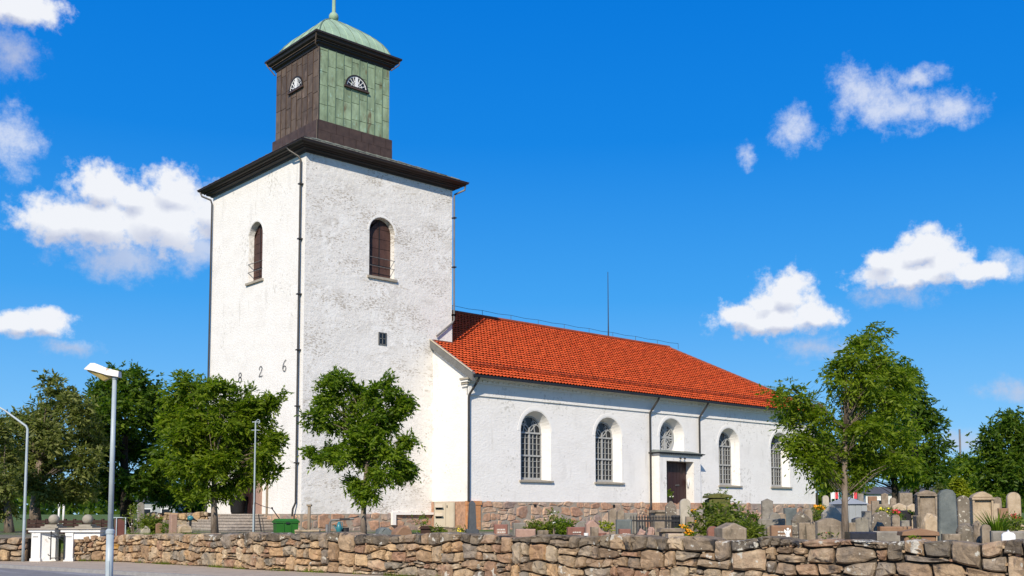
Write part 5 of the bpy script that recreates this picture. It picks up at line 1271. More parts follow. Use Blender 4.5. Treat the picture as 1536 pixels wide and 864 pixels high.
# ------------------------------------------------------------------ gravestones
def outline(kind, w, h, rd):
    a = w / 2
    if kind == 'slab': return [(-a, 0), (-a, h), (a, h), (a, 0)]
    if kind == 'round': return [(-a, 0)] + [(-a * math.cos(math.pi * k / 12), h - a + a * math.sin(math.pi * k / 12)) for k in range(13)] + [(a, 0)]
    if kind == 'segment': s = .16 * w; return [(-a, 0)] + [(-a + w * k / 10, h - s + s * math.sin(math.pi * k / 10)) for k in range(11)] + [(a, 0)]
    if kind == 'gable': return [(-a, 0), (-a, h - .22 * w), (0, h), (a, h - .22 * w), (a, 0)]
    if kind == 'steep': return [(-a, 0), (-a * 1.0, h - .50 * w), (-a * .1, h), (a * .1, h), (a, h - .50 * w), (a, 0)]
    if kind == 'shoulder': return [(-a, 0), (-a, h - .34 * w), (-.68 * a, h - .30 * w)] + [(-.62 * a * math.cos(math.pi * k / 8), h - .30 * w + .30 * w * math.sin(math.pi * k / 8)) for k in range(9)] + [(.68 * a, h - .30 * w), (a, h - .34 * w), (a, 0)]
    if kind == 'ogee': return [(-a, 0), (-a, h - .10), (-.72 * a, h - .055), (-.22 * a, h - .042), (0, h), (.22 * a, h - .042), (.72 * a, h - .055), (a, h - .10), (a, 0)]
    if kind == 'ogee_tall': return [(-a, 0), (-a, h * .68), (-.7 * a, h * .80), (-.2 * a, h * .84), (0, h), (.2 * a, h * .84), (.7 * a, h * .80), (a, h * .68), (a, 0)]
    if kind == 'swoosh': return [(-a, 0), (-a, h * .80), (-.72 * a, h * .98), (-.4 * a, h), (-.05 * a, h * .82), (.3 * a, h * .50), (.7 * a, h * .38), (a, h * .40), (a, 0)]
    if kind == 'taper': return [(-a, 0), (-.86 * a, h * .9), (-.55 * a, h * .975), (0, h), (.55 * a, h * .975), (.86 * a, h * .9), (a, 0)]
    if kind == 'rough':
        P = [(-a, 0)]
        for k in range(9):
            t = math.pi * (1 - k / 8); P.append((a * math.cos(t) * (1 + rd.uniform(-.1, .1)), h * .45 + h * .55 * math.sin(t) * (1 + rd.uniform(-.12, .06))))
        return P + [(a, 0)]
    return [(-a, 0), (-a, h), (a, h), (a, 0)]
GNAMES = {'obelisk': ('obelisk', 'obelisk')}
def grave(kind, m, u0, u1, vt, d, label, depth=None, base=None, cap=None, panel=None, letters=0, yaw=None, name='gravestone', cat='gravestone', vb=None, group=None, z0=YARD, rot=0.0):
    rd = random.Random(int(u0 * 7 + vt)); uc = (u0 + u1) / 2; w = (u1 - u0) * d / F; zt_ = zv(vt, d)
    loc = gp(uc, d, z0); H_ = zt_ - z0
    yaw = -HEAD + math.radians(rd.uniform(8, 22) if yaw is None else yaw) - (uc - PX) / F * .9
    t = thing(name, label, cat, loc, yaw, group)
    D_ = depth or min(.35, max(.14, w * .32)); m_ = M[m]
    bh = base if base is not None else min(.22, H_ * .22)
    if bh > 0: MB().prism([(-w / 2 - .05, -.06), (-w / 2 - .05, bh - .03), (-w / 2 - .01, bh), (w / 2 + .01, bh), (w / 2 + .05, bh - .03), (w / 2 + .05, -.06)], -D_ / 2 - .05, D_ / 2 + .05, .015).build('plinth', m_, t)
    hh = H_ - bh; off = lambda P: [(x, z + bh - .01) for x, z in P]
    if kind == 'obelisk':
        a, b = w / 2 * .86, w / 2 * .64; mb = MB()
        vs = [(-a, -a, bh), (a, -a, bh), (a, a, bh), (-a, a, bh), (-b, -b, bh + hh * .90), (b, -b, bh + hh * .90), (b, b, bh + hh * .90), (-b, b, bh + hh * .90), (-b * .3, -b * .3, bh + hh), (b * .3, -b * .3, bh + hh), (b * .3, b * .3, bh + hh), (-b * .3, b * .3, bh + hh)]
        fs = [(i * 4 + k, i * 4 + (k + 1) % 4, i * 4 + 4 + (k + 1) % 4, i * 4 + 4 + k) for i in range(2) for k in range(4)] + [(8, 9, 10, 11), (3, 2, 1, 0)]
        mb.add(vs, fs).build('shaft', m_, t)
    elif kind == 'monument':      # pilasters, cornice, pediment, recessed tablet
        b = MB(); b.prism(off([(-w * .42, 0), (-w * .42, hh * .78), (w * .42, hh * .78), (w * .42, 0)]), -D_ * .38, D_ / 2, .01); b.build('tablet', m_, t)
        for s in (-1, 1): MB().prism(off([(s * w * .44 - w * .06, hh * .04), (s * w * .44 - w * .055, hh * .76), (s * w * .44 + w * .055, hh * .76), (s * w * .44 + w * .06, hh * .04)]), -D_ / 2 - .02, D_ / 2 - .01, .012).build('pilaster', m_, t)
        MB().prism(off([(-w * .52, hh * .765), (-w * .54, hh * .83), (w * .54, hh * .83), (w * .52, hh * .765)]), -D_ / 2 - .05, D_ / 2 + .03, .012).build('entablature', m_, t)
        MB().prism(off([(-w * .50, hh * .832), (-w * .42, hh * .90), (-w * .12, hh * .985), (0, hh), (w * .12, hh * .985), (w * .42, hh * .90), (w * .50, hh * .832)]), -D_ / 2, D_ / 2, .02).build('pediment', m_, t)
        MB().prism(off([(-w * .50, 0), (-w * .50, hh * .045), (w * .50, hh * .045), (w * .50, 0)]), -D_ / 2 - .04, D_ / 2 + .02, .01).build('foot', m_, t)
    else:
        mb = MB(); P = outline(kind, w, hh, rd); mb.prism(off(P), -D_ / 2, D_ / 2, min(.03, w * .06) if kind != 'rough' else .06)
        if kind in ('rough',):
            mb.v = [(x + rd.uniform(-.02, .02), y + rd.uniform(-.03, .03), z + rd.uniform(-.02, .02)) for x, y, z in mb.v]
        mb.build('headstone', m_, t)
    if cap:
        MB().prism([(-w / 2 - .06, H_ - .10), (-w / 2 - .04, H_ - .02), (0, H_ + (.05 if cap == 'ridge' else -.015)), (w / 2 + .04, H_ - .02), (w / 2 + .06, H_ - .10)], -D_ / 2 - .06, D_ / 2 + .06, .012).build('cap', m_, t)
    if panel:
        MB().prism([(-w * .34, bh + hh * .18), (-w * .34, bh + hh * .70), (w * .34, bh + hh * .70), (w * .34, bh + hh * .18)], -D_ / 2 - .014, -D_ / 2 + .02, .008).build('inscription_panel', M[panel] if isinstance(panel, str) else m_, t)
    if letters:
        lb = MB()
        for k in range(letters):
            z = bh + hh * (.62 - .17 * k); x = -w * .28 + rd.random() * w * .06
            while x < w * .26:
                l_ = rd.uniform(.02, .06); lb.box(x, x + l_, -D_ / 2 - .022, -D_ / 2 + .005, z, z + .028 + rd.uniform(0, .008)); x += l_ + .014
        tag(lb.build('inscription', M['letter'], t), kind='stuff')
    if rot: t.rotation_euler = (0, rot, yaw)
    return t
G = grave
G('obelisk', 'charcoal', 701, 714.5, 751, 28, 'polished charcoal obelisk in front of the orange corner pier', base=.42)
G('slab', 'red', 740.5, 761, 786, 28.2, 'upright red granite stone with pale framed panel, nearest to the charcoal obelisk', letters=2, panel='pink')
G('slab', 'grey', 769, 788, 784, 30, 'plain grey stone behind the low wide red block', letters=0)
G('slab', 'pink', 773, 803, 793, 27.4, 'low wide pinkish red block before the plain grey stone', base=0)
G('slab', 'red', 850.5, 877, 790, 25.8, 'square red granite stone with two pale text lines', letters=2, base=.1)
G('round', 'grey', 862, 886, 781, 28.5, 'arched grey stone half hidden behind the square red granite one')
G('swoosh', 'pink', 878, 914, 780, 27.2, 'pink granite stone with top sweeping down to the right')
G('round', 'greybrown', 913, 924.5, 763, 31, 'left one of two tall narrow grey-brown stones')
G('round', 'greybrown', 925.5, 936, 764, 32, 'right one of two tall narrow grey-brown stones')
G('slab', 'grey', 936, 956, 769, 33, 'broad grey slab behind the blue-grey stone and the little red text stone')
G('slab', 'slate', 924, 948, 779, 28, 'flat-topped blue-grey stone behind the little red text stone')
G('slab', 'red', 928, 945.5, 793, 25, 'little red granite stone with one pale text line', letters=1, base=.08)
G('slab', 'greybrown', 979.5, 998.5, 765, 38, 'pale table-like stone with wide flat dark cap behind the iron fence', cap='flat', depth=.5)
G('steep', 'speckled', 998.5, 1014.5, 751.5, 36, 'lichen-covered pointed stone in front of the porch door')
G('round', 'pale', 1020, 1036, 748, 35, 'tall pale stone with rounded top standing before the right side of the porch')
G('slab', 'greybrown', 981, 996, 782, 26.5, 'squat mossy stone block standing within the iron fence line')
G('rough', 'pink', 956, 969, 793, 25, 'low humped pinkish boulder stone')
G('rough', 'pink', 971, 983, 790, 25.3, 'ragged pinkish rock stone beside the humped boulder')
G('slab', 'greybrown', 991, 1021, 792, 25, 'low wide block stone with moulded cap and reddish base', cap='flat', depth=.4, panel='red')
G('slab', 'sand', 1000, 1024, 800, 23.8, 'pale low slab lying against the top of the wall', depth=.4, base=0)
G('slab', 'greybrown', 1026, 1038, 775, 30, 'narrow brown stone leaning behind the marigolds', rot=.08)
G('gable', 'mossy', 1061, 1093, 743, 33, 'moss-covered gabled monument rising out of the big shrub', cap='ridge', depth=.6)
G('gable', 'greybrown', 1077, 1115, 784, 24.6, 'grey-brown gabled chest stone right beside the big shrub', depth=.55, cap=None, panel='greybrown')
G('round', 'red', 1061, 1077, 789, 25.5, 'small round-topped brownish red stone left of the gabled chest stone')
G('slab', 'pink', 1118, 1160, 769, 37, 'broad pinkish grey slab near the nave plinth, left of the pointed stone', panel=None)
G('slab', 'orange_sand', 1119, 1136, 778, 32, 'small framed brownish stone before the broad pinkish grey slab', panel='greybrown')
G('gable', 'grey', 1143, 1160, 748, 34, 'tall grey pointed slab standing out against the white nave wall')
G('round', 'grey', 1154, 1171, 769, 33, 'small arched grey stone at the foot of the tall pointed slab', panel=None)
G('slab', 'grey', 1136, 1177, 778, 27, 'very wide low grey slab with rough front')
G('slab', 'orange_sand', 1156, 1188, 788, 24.2, 'orange-brown lettered stone with the little white angel before it', letters=3, base=.1)
G('slab', 'slate', 1176.5, 1195, 762, 36, 'dark blue-grey half-barrel stone against the nave plinth', base=0)
G('rough', 'speckled', 1187, 1217, 768, 30, 'rough weathered stone with ragged top')
G('round', 'greybrown', 1206, 1218.5, 763.5, 35, 'narrow arched stone behind the rough ragged one')
G('slab', 'greybrown', 1199, 1224, 784, 25, 'dark brown slab left of the wide segmental-topped stone', rot=-.03)
G('segment', 'greybrown', 1225, 1262, 777, 22.6, 'wide brown stone with low curved top directly left of the pollarded trunk', panel='greybrown', cap=None)
G('steep', 'pale', 1234, 1262, 757, 30, 'light sandstone stone with steep gable top left of the pollarded trunk')
G('round', 'pale', 1234.5, 1244, 743.5, 42, 'slender pale pillar stone behind the light gabled one')
G('segment', 'grey', 1281, 1301, 776, 25, 'light grey concrete-like stone right of the pollarded trunk', depth=.3)
G('slab', 'grey', 1294, 1307, 767, 30, 'small flat grey-lilac slab behind the light grey curved stone')
G('slab', 'grey', 1287.5, 1296, 741, 60, 'tan upright slab under the trees, left of the two dark stones', base=0)
G('slab', 'orange_sand', 1303, 1316, 745, 62, 'broad brown slab standing in the shade under the great tree')
G('gable', 'greybrown', 1323, 1333, 740, 60, 'tall narrow stone just left of the great tree trunk')
G('slab', 'greybrown', 1350, 1369, 740, 63, 'dark broad stone between the two tree trunks')
G('rough', 'speckled', 1308, 1337, 766, 31, 'rough grey mound-like stone strewn with flowers')
G('gable', 'sand', 1339, 1360, 755, 38, 'left sandstone gable stone of the pair under the trees', panel='black_gr')
G('gable', 'sand', 1361, 1379, 756, 38.5, 'right sandstone gable stone of the pair under the trees')
G('slab', 'black_gr', 1338, 1367, 766, 34, 'black polished gravestone with red flowers before it')
G('monument', 'greybrown', 1376, 1404.5, 736, 33, 'grey-brown pedimented monument left of the tall slate stone', depth=.45, base=.75)
G('rough', 'sand', 1384, 1409, 770, 29, 'pale broken rockery stone at the foot of the grey-brown monument')
G('taper', 'slate', 1408, 1437, 734, 23, 'tall smooth slate-grey stone tapering to a rounded top', base=.12)
G('round', 'speckled', 1437.5, 1455, 744, 26, 'white-speckled dark arched stone right of the tall slate stone', base=.5)
G('monument', 'sand', 1459, 1488.5, 738, 27, 'large sandstone pedimented monument with plain tablet', depth=.45, base=.45)
G('round', 'sand', 1512.5, 1532, 739, 33, 'arched light brown stone near the right picture edge', panel=None, base=.45)
G('rough', 'speckled', 1437, 1462, 784, 21, 'knobbly rough rock left of the carved rough stone')
G('rough', 'greybrown', 1460, 1474, 781, 21.3, 'carved rough stone with dark hollow below the sandstone monument')
G('round', 'greybrown', 1473, 1486, 787, 20.8, 'small arched brown stone at the end of the rough rocks')
G('ogee', 'marker', 1504, 1523, 795, 19.4, 'small clean white marker with pointed top right on the wall edge', base=0, depth=.08)
G('slab', 'orange_sand', 1499, 1513, 763, 30, 'low orange-brown block left of the arched light brown stone', base=0)
G('slab', 'sand', 1489, 1500, 756, 31, 'low tan stone with flat top right of the sandstone monument')
G('slab', 'orange_sand', 1355, 1400, 797, 21.6, 'low orange sandstone chest with gabled lid near the wall', cap='ridge', depth=.5, base=0)
G('slab', 'orange_sand', 1319, 1366, 790, 25, 'long low orange sandstone kerb behind the grassy plot', base=0, depth=.25)
G('slab', 'grey', 1310, 1352, 797, 22.6, 'low grey kerb stone of the grassy plot', base=0, depth=.15)
G('slab', 'black_gr', 1272, 1311, 798, 21.6, 'low black polished grave border right of the pollarded trunk', base=0, depth=.5)
G('slab', 'grey', 715, 740, 799.5, 27, 'low grey grave border right of the charcoal obelisk', base=0, depth=.5)
G('slab', 'grey', 1489, 1540, 797, 20.2, 'long low grey kerb at the right picture edge', base=0, depth=.2)
G('slab', 'greybrown', 1296, 1338, 757, 52, 'low brown wall-like stone under the great tree', base=0, depth=.3)
G('taper', 'grey', 205, 215.5, 752, 44, 'tall tapering standing stone near the rose bush', base=.1)
G('gable', 'orange_sand', 233.5, 242.5, 783, 42.5, 'small pointed brown marker between the fern and the pinkish post', base=0)
G('slab', 'greybrown', 244, 255, 779, 45, 'plain grey block behind the little round shrub')
G('slab', 'pink', 254.5, 263.5, 770, 41, 'pinkish square stone post at the left end of the church stairs', base=0, depth=.25, name='stone_post', cat='post')
G('rough', 'orange_sand', 590, 617, 788, 29.8, 'big rounded brown boulder behind the wall below the white drop pipe', depth=.5, base=0, name='boulder', cat='rock')
G('rough', 'slate', 564, 588, 790, 30.3, 'dark greenish rounded rock left of the big brown boulder', depth=.5, base=0, name='boulder', cat='rock')
G('rough', 'pale', 211, 224, 788, 41, 'pale rounded rock before the fern', depth=.3, base=0, name='boulder', cat='rock')
G('rough', 'sand', 267, 287, 785, 45, 'brown stacked rock beside the stairs', depth=.4, base=0, name='boulder', cat='rock')

for a_ in (
    ('slab', 'greybrown', 1168, 1179, 771, 34.5, 'small grey-brown stone squeezed between the arched grey one and the half-barrel stone'),
    ('gable', 'greybrown', 1264, 1273, 780, 26, 'narrow dark gabled stone peeping out left of the pollarded trunk'),
    ('round', 'greybrown', 1338, 1350, 772, 29, 'small round-topped stone below the left sandstone gable stone'),
    ('slab', 'grey', 1352, 1364, 781, 27, 'small plain grey stone just behind the gabled chest'),
    ('rough', 'greybrown', 1312, 1330, 783, 27, 'low brown hump in front of the rough grey mound'),
    ('slab', 'greybrown', 1271, 1283, 784, 24.5, 'dark little slab between the trunk and the light grey curved stone'),
    ('round', 'grey', 1394, 1404, 752, 48, 'distant round grey stone partly hidden by the pedimented monument'),
    ('gable', 'greybrown', 1492, 1503, 746, 46, 'distant gabled dark stone seen between the monument and the arched stone'),
    ('slab', 'grey', 1417, 1432, 752, 50, 'distant plain slab behind the tall slate stone'),
    ('round', 'greybrown', 1336, 1345, 747, 55, 'small dark round stone at the foot of the great tree'),
    ('slab', 'greybrown', 1308, 1319, 752, 50, 'dark slab behind the low brown wall-like stone'),
    ('slab', 'greybrown', 1045, 1056, 772, 34, 'dark slab almost hidden by the large shrub, on its left'),
    ('segment', 'greybrown', 1098, 1113, 768, 33, 'low curved stone behind the large shrub, on its right'),
    ('slab', 'greybrown', 886, 897, 790, 26, 'low brown block in front of the pink sweeping stone'),
    ('gable', 'grey', 957, 967, 779, 30.5, 'small pointed grey stone behind the left end of the iron railing'),
    ('slab', 'greybrown', 806, 822, 795, 29, 'low brown-grey stone among the yellow-green shrub leaves'),
    ('round', 'grey', 752, 764, 780, 32, 'small grey arched stone behind the upright red granite stone'),
    ('slab', 'greybrown', 1414, 1440, 801, 21, 'low brown base block under the tall slate stone'),
    ('segment', 'greybrown', 1150, 1163, 789, 25.5, 'small dark curved stone left of the orange-brown lettered stone'),
    ('slab', 'orange_sand', 1478, 1490, 772, 28, 'small orange stone at the right foot of the sandstone monument')):
    grave(*a_)
def vase(name, label, cat, u, d, v, r_, m, seed=1):
    z = zv(v, d); t = thing(name, label, cat, gp(u, d, YARD))
    h = z - YARD
    MB().lathe([(r_ * .6, 0), (r_ * .9, h * .3), (r_, h * .8), (r_ * 1.08, h)], (0, 0, 0), 12).build('bowl', M[m], t, smooth=True)
    MB().lathe([(r_ * 1.1, h - .03), (r_ * 1.14, h), (r_ * 1.0, h + .005)], (0, 0, 0), 12).build('rim', M[m], t)
    return t
vase('flower_pot', 'dark red flower pot before the sweeping pink stone', 'pot', 903, 26, 800, .10, 'red')
vase('grave_lantern', 'tiny white grave lantern right of the square red stone', 'lantern', 879, 25, 800, .05, 'petal_white')

# little white angel on the orange-brown stone
def angel():
    t = thing('angel_figure', 'little white angel figure in front of the orange-brown lettered stone', 'statue', gp(1182, 23.6, YARD), -HEAD)
    z1 = zv(791.5, 23.6) - YARD
    b = MB(); h = .26; z0 = z1 - h
    MB().box(-.06, .06, -.06, .06, -.05, z0).build('pedestal', M['black_gr'], t)
    b.lathe([(.055, z0), (.05, z0 + .05), (.035, z0 + .13), (.04, z0 + .16), (.02, z0 + .185)], (0, 0, 0), 10); b.build('robe', M['petal_white'], t, smooth=True)
    MB().sph((0, -.01, z0 + .215), .032, 10, 8).build('head', M['petal_white'], t, smooth=True)
    for s in (-1, 1): MB().prism([(s * .015, z0 + .06), (s * .075, z0 + .16), (s * .07, z0 + .22), (s * .02, z0 + .17)], .02, .035).build('wing', M['petal_white'], t)
angel()

# iron grave fence
def ironfence():
    d = 28.5; a, b = gp(955, d, YARD), gp(1020, d, YARD)
    t = thing('iron_fence', 'low black iron railing with pointed bars round a grave before the porch', 'fence', a, math.atan2(b.y - a.y, b.x - a.x))
    L_ = (b - a).length; zt_ = zv(773, d) - YARD
    for side, (x0, y0, x1, y1) in enumerate(((0, 0, L_, 0), (L_, 0, L_, 1.5), (0, 1.5, L_, 1.5))):
        for z in (zt_ - .16, .22): MB().bar((x0, y0, z), (x1, y1, z), .03, .04).build('rail', M['iron'], t)
        ln = math.hypot(x1 - x0, y1 - y0); n = int(ln / .075)
        for k in range(n + 1):
            x, y = x0 + (x1 - x0) * k / n, y0 + (y1 - y0) * k / n
            MB().tube([(x, y, 0), (x, y, zt_ - .08), (x, y, zt_ - .06), (x, y, zt_)], [.011, .011, .02, .003], 5).build('picket', M['iron'], t)
ironfence()

# grey gabled cabin at the back
def cabin():
    t = thing('grey_cabin', 'small light grey gabled cabin or tomb house behind the pollarded tree stem', 'cabin', gp(1277, 46, YARD), -HEAD + .12)
    w = 38 * 46 / F; h = zv(757, 46) - YARD; hr = zv(746, 46) - YARD
    MB().box(-w / 2, w / 2, -.4, 1.2, 0, h).build('wall', M['cabin'], t)
    MB().add([(-w / 2 - .08, -.5, h), (w / 2 + .08, -.5, h), (w / 2 + .08, 1.3, h), (-w / 2 - .08, 1.3, h), (-w * .08, .4, hr), (w * .08, .4, hr)], [(0, 1, 5, 4), (1, 2, 5), (2, 3, 4, 5), (3, 0, 4), (3, 2, 1, 0)]).build('roof', M['cabin'], t)
    for k in range(4): MB().box(-w / 2 + .03 + k * w / 4, -w / 2 + k * w / 4 + w / 4 - .01, -.415, -.40, .1, h - .06).build('panel', M['cabin'], t)
    MB().box(-w * .05, w * .3, -.43, -.415, .05, .5).build('hatch', M['pink'], t)
cabin()

# ------------------------------------------------------------------ gate
def gate():
    t = thing('gate_pillars', 'low white plastered gateway with two stone balls and flat coping', 'gateway', gp(88, 36.4, 0), -HEAD)
    k = 36.4 / F; X = lambda u: (u - 88) * k
    zc = zv(797, 36.4)
    for u0, u1, y0, y1, lab in ((47, 60, -.05, .9, 0), (97, 109, -.05, .9, 0)):
        MB().box(X(u0), X(u1), y0, y1, -.05, zc).build('pillar', M['gate_white'], t)
        MB().box(X(u0) - .03, X(u1) + .03, y0 - .03, y1 + .02, -.05, .10).build('pillar_foot', M['gate_white'], t)
    MB().add([(X(60), .04, -.05), (X(79), .22, -.05), (X(79), .42, -.05), (X(60), .25, -.05), (X(60), .04, zc), (X(79), .22, zc), (X(79), .42, zc), (X(60), .25, zc)], [(0, 1, 5, 4), (1, 2, 6, 5), (2, 3, 7, 6), (3, 0, 4, 7), (4, 5, 6, 7)]).build('wing_wall', M['gate_white'], t)
    MB().box(X(79.2), X(97), .55, .75, .0, zc - .12).build('gateway_backing', M['wood'], t)  # added sheet standing in for the shaded path beyond the opening
    MB().box(X(43), X(82), -.10, 1.0, zc, zc + .09).build('coping', M['gate_white'], t)
    MB().box(X(41), X(84), -.16, 1.05, zc + .092, zc + .135).build('coping_slab', M['sill'], t)
    MB().box(X(91), X(150), -.10, 1.0, zc + .0, zc + .10).build('coping', M['gate_white'], t)
    MB().box(X(89), X(152), -.16, 1.05, zc + .102, zc + .145).build('coping_slab', M['sill'], t)
    MB().box(X(109.3), X(148), .0, .9, .76, zc - .003).build('pillar_wall', M['gate_white'], t)
    for u in (71, 122):
        MB().box(X(u - 13), X(u + 13), .05, .75, zc + .147, zc + .20).box(X(u - 9), X(u + 9), .15, .65, zc + .20, zc + .26).build('ball_plinth', M['ball'], t)
        MB().sph((X(u), .4, zc + .44), 7.7 * k * 1.02, 18, 12, .95).build('stone_ball', M['ball'], t, smooth=True)
    for u in (53, 103): MB().box(X(u - 4), X(u + 4), -.062, -.05, zc - .17, zc - .15).build('slot', M['iron'], t)
    g = thing('iron_gate', 'small black iron gate leaf standing ajar between the white gate pillars', 'gate', gp(95, 36.3, 0), -HEAD + .35)
    w = .42; h = zv(803, 36.3)
    for x in (-w, -w * .62, 0): MB().bar((x, 0, .06), (x, 0, h + (.12 if x == -w else 0)), .035 if x in (-w, 0) else .02).build('upright', M['iron'], g)
    MB().bar((-w, 0, .12), (0, 0, .12), .03).build('rail', M['iron'], g); MB().bar((-w, 0, h - .02), (0, 0, h - .02), .03).build('rail', M['iron'], g)
    MB().bar((-w, 0, h + .1), (0, 0, h - .16), .025).build('brace', M['iron'], g)
    for x in (-w, 0): MB().sph((x, 0, h + (.14 if x == -w else .02)), .03, 8, 6).build('knob', M['iron'], g)
    for z in (.2, h - .1): MB().tube([(-w, -.01, z), (-w - .06, -.03, z + .02), (-w - .08, 0, z + .06)], .015, 5).build('hinge', M['iron'], g)
gate()

# ------------------------------------------------------------------ lamp posts and masts
def lamp_big():
    d = 20.0; b = gp(162, d, 0); t = thing('street_lamp', 'blue-grey street lamp with boxy white head and thicker lower mast', 'street lamp', b, -HEAD)
    z1 = zv(797, d); zt_ = zv(562, d)
    MB().tube([(0, 0, -.05), (0, 0, z1 - .02)], [.072, .070], 14).build('lower_mast', M['galv'], t, smooth=True)
    MB().lathe([(.070, z1 - .04), (.083, z1 - .03), (.083, z1 + .03), (.055, z1 + .06)], (0, 0, 0), 14).build('collar', M['galv'], t)
    MB().tube([(0, 0, z1), (0, 0, zt_)], [.052, .040], 14).build('mast', M['galv'], t, smooth=True)
    MB().box(-.03, .03, -.078, -.065, .45, .75).build('service_door', M['galv'], t)
    # head: tapered housing reaching left, towards the road
    k = d / F; L_ = 51 * k; zb = zt_ - .01
    hd = thing('x', '', '') if False else None
    xr, xl = .10, .10 - L_
    vs = []
    for x, zl, zh, w in ((xr, zb - .03, zb + .085, .09), (-.1, zb + .0, zb + .13, .12), (xl + .20, zb + .075, zb + .235, .15), (xl + .12, zb + .095, zb + .235, .14), (xl, zb + .115, zb + .135, .11)):
        vs += [(x, -w, zl), (x, w, zl), (x, w * .8, zh), (x, -w * .8, zh)]
    fs = [(i * 4 + q, i * 4 + (q + 1) % 4, i * 4 + 4 + (q + 1) % 4, i * 4 + 4 + q) for i in range(4) for q in range(4)] + [(0, 3, 2, 1), (16, 17, 18, 19)]
    head = MB().add(vs, fs).build('lamp_head', M['lamp_white'], t)
    vs = []
    for x, zt2, h, w in ((-.06, zb - .01, .02, .08), (-.20, zb + .02, .12, .10), (xl + .24, zb + .07, .10, .12), (xl + .05, zb + .108, .03, .10)):
        vs += [(x, -w, zt2), (x, w, zt2), (x, w * .5, zt2 - h), (x, -w * .5, zt2 - h)]
    fs = [(i * 4 + q, i * 4 + (q + 1) % 4, i * 4 + 4 + (q + 1) % 4, i * 4 + 4 + q) for i in range(3) for q in range(4)] + [(0, 3, 2, 1), (12, 13, 14, 15)]
    MB().add(vs, fs).build('lens', M['lamp_lens'], head)
    MB().tube([(0, 0, zt_ - .08), (0, 0, zt_ + .06)], [.05, .05], 12).build('socket', M['galv'], t)
lamp_big()
def lamp_thin():
    d = 36.2; t = thing('street_lamp', 'thin galvanised street lamp with bent arm at the left picture edge', 'street lamp', gp(34, d, 0), -HEAD)
    z = zv(640, d); z2 = zv(616, d); k = d / F
    MB().tube([(0, 0, -.05), (0, 0, 1.2), (0, 0, z - .05), (-.05, 0, z + .05), (-36 * k, 0, z2 + .05), (-60 * k, 0, z2 + .35)], [.055, .05, .04, .038, .032, .03], 10).build('mast', M['galv'], t, smooth=True)
    MB().box(-60 * k - .6, -60 * k + .05, -.12, .12, z2 + .30, z2 + .42).build('lamp_head', M['lamp_white'], t)
lamp_thin()
def aerial():
    d = 37.0; t = thing('pole', 'thin grey pole with small crossbars in front of the church stairs', 'pole', gp(380, d, YARD), -HEAD)
    z = zv(631, d) - YARD
    MB().tube([(0, 0, 0), (0, 0, z * .28)], [.045, .045], 8).build('lower_mast', M['galv'], t); MB().tube([(0, 0, z * .27), (0, 0, z)], [.032, .026], 8).build('mast', M['galv'], t)
    MB().bar((-.12, 0, z - .03), (.16, 0, z - .03), .025).build('crossbar', M['galv'], t); MB().bar((-.14, 0, z - .32), (.14, 0, z - .32), .02).build('crossbar', M['galv'], t)
    MB().tube([(.02, 0, z), (.08, 0, z + .06), (.14, 0, z + .03), (.15, 0, z - .05), (.10, 0, z - .1)], .014, 5).build('hook', M['galv'], t)
    MB().box(-.08, -.03, -.03, .03, z * .25, z * .38).build('junction_box', M['wood_dark'], t)
aerial()
def simple_post(name, label, cat, u, d, vtop, r_, m, z0=YARD, cap=None):
    t = thing(name, label, cat, gp(u, d, z0), -HEAD); z = zv(vtop, d) - z0
    MB().tube([(0, 0, -.02), (0, 0, z)], [r_, r_ * .92], 10).build('shaft', M[m], t, smooth=True)
    if cap: MB().box(-cap, cap, -cap, cap, z, z + .06).build('cap', M[m], t)
    return t
simple_post('flag_pole', 'left one of two white poles beyond the gate lawn', 'pole', 87.5, 60, 752, .06, 'fan')
simple_post('flag_pole', 'right one of two white poles beyond the gate lawn', 'pole', 94.5, 60, 745, .07, 'fan')
simple_post('wooden_post', 'weathered wooden post rising right of the green bin', 'post', 463, 33, 759, .055, 'wood', cap=.075)
simple_post('distant_mast', 'thin distant mast above the trees at the right', 'mast', 1443.5, 180, 645, .18, 'pipe_grey')
simple_post('pipe_post', 'short grey metal post left of the teal watering can', 'post', 490, 33, 786, .05, 'pipe_grey')

# brown notice board
def board():
    t = thing('notice_board', 'oxide red-brown notice board on two grey posts behind the wall', 'sign', gp(180.5, 38.4, YARD), -HEAD)
    k = 38.4 / F; zt_ = zv(776, 38.4) - YARD
    MB().box(-9 * k, 6 * k, -.03, .03, -.02, zt_).build('panel', M['sign_red'], t)
    for x in (-5.5, 8): MB().bar((x * k, -.06, -.05), (x * k, -.06, zt_ + .02), .035).build('post', M['galv'], t)
    MB().box(-10 * k, 10 * k, -.08, .08, zt_ + .005, zt_ + .035).build('roof_strip', M['galv'], t)
board()
# dark plank fence beyond the gate
def plankfence():
    a, b = gp(40, 44, YARD), gp(166, 43, YARD); L_ = (b - a).length
    t = thing('plank_fence', 'low dark brown plank fence beyond the white gateway', 'fence', a, math.atan2(b.y - a.y, b.x - a.x))
    zt_ = zv(779, 43.5) - YARD; n = 9
    for k in range(n + 1): MB().box(L_ * k / n - .05, L_ * k / n + .05, .03, .12, 0, zt_ + .05).build('post', M['wood_dark'], t)
    rd = random.Random(2)
    for r_ in range(4):
        for k in range(n):
            z = zt_ * (.05 + .245 * r_) + rd.uniform(-.01, .01); MB().box(L_ * k / n + .01, L_ * (k + 1) / n - .01, -.01, .028, z, z + zt_ * .21).build('plank', M['wood_dark'], t)
plankfence()
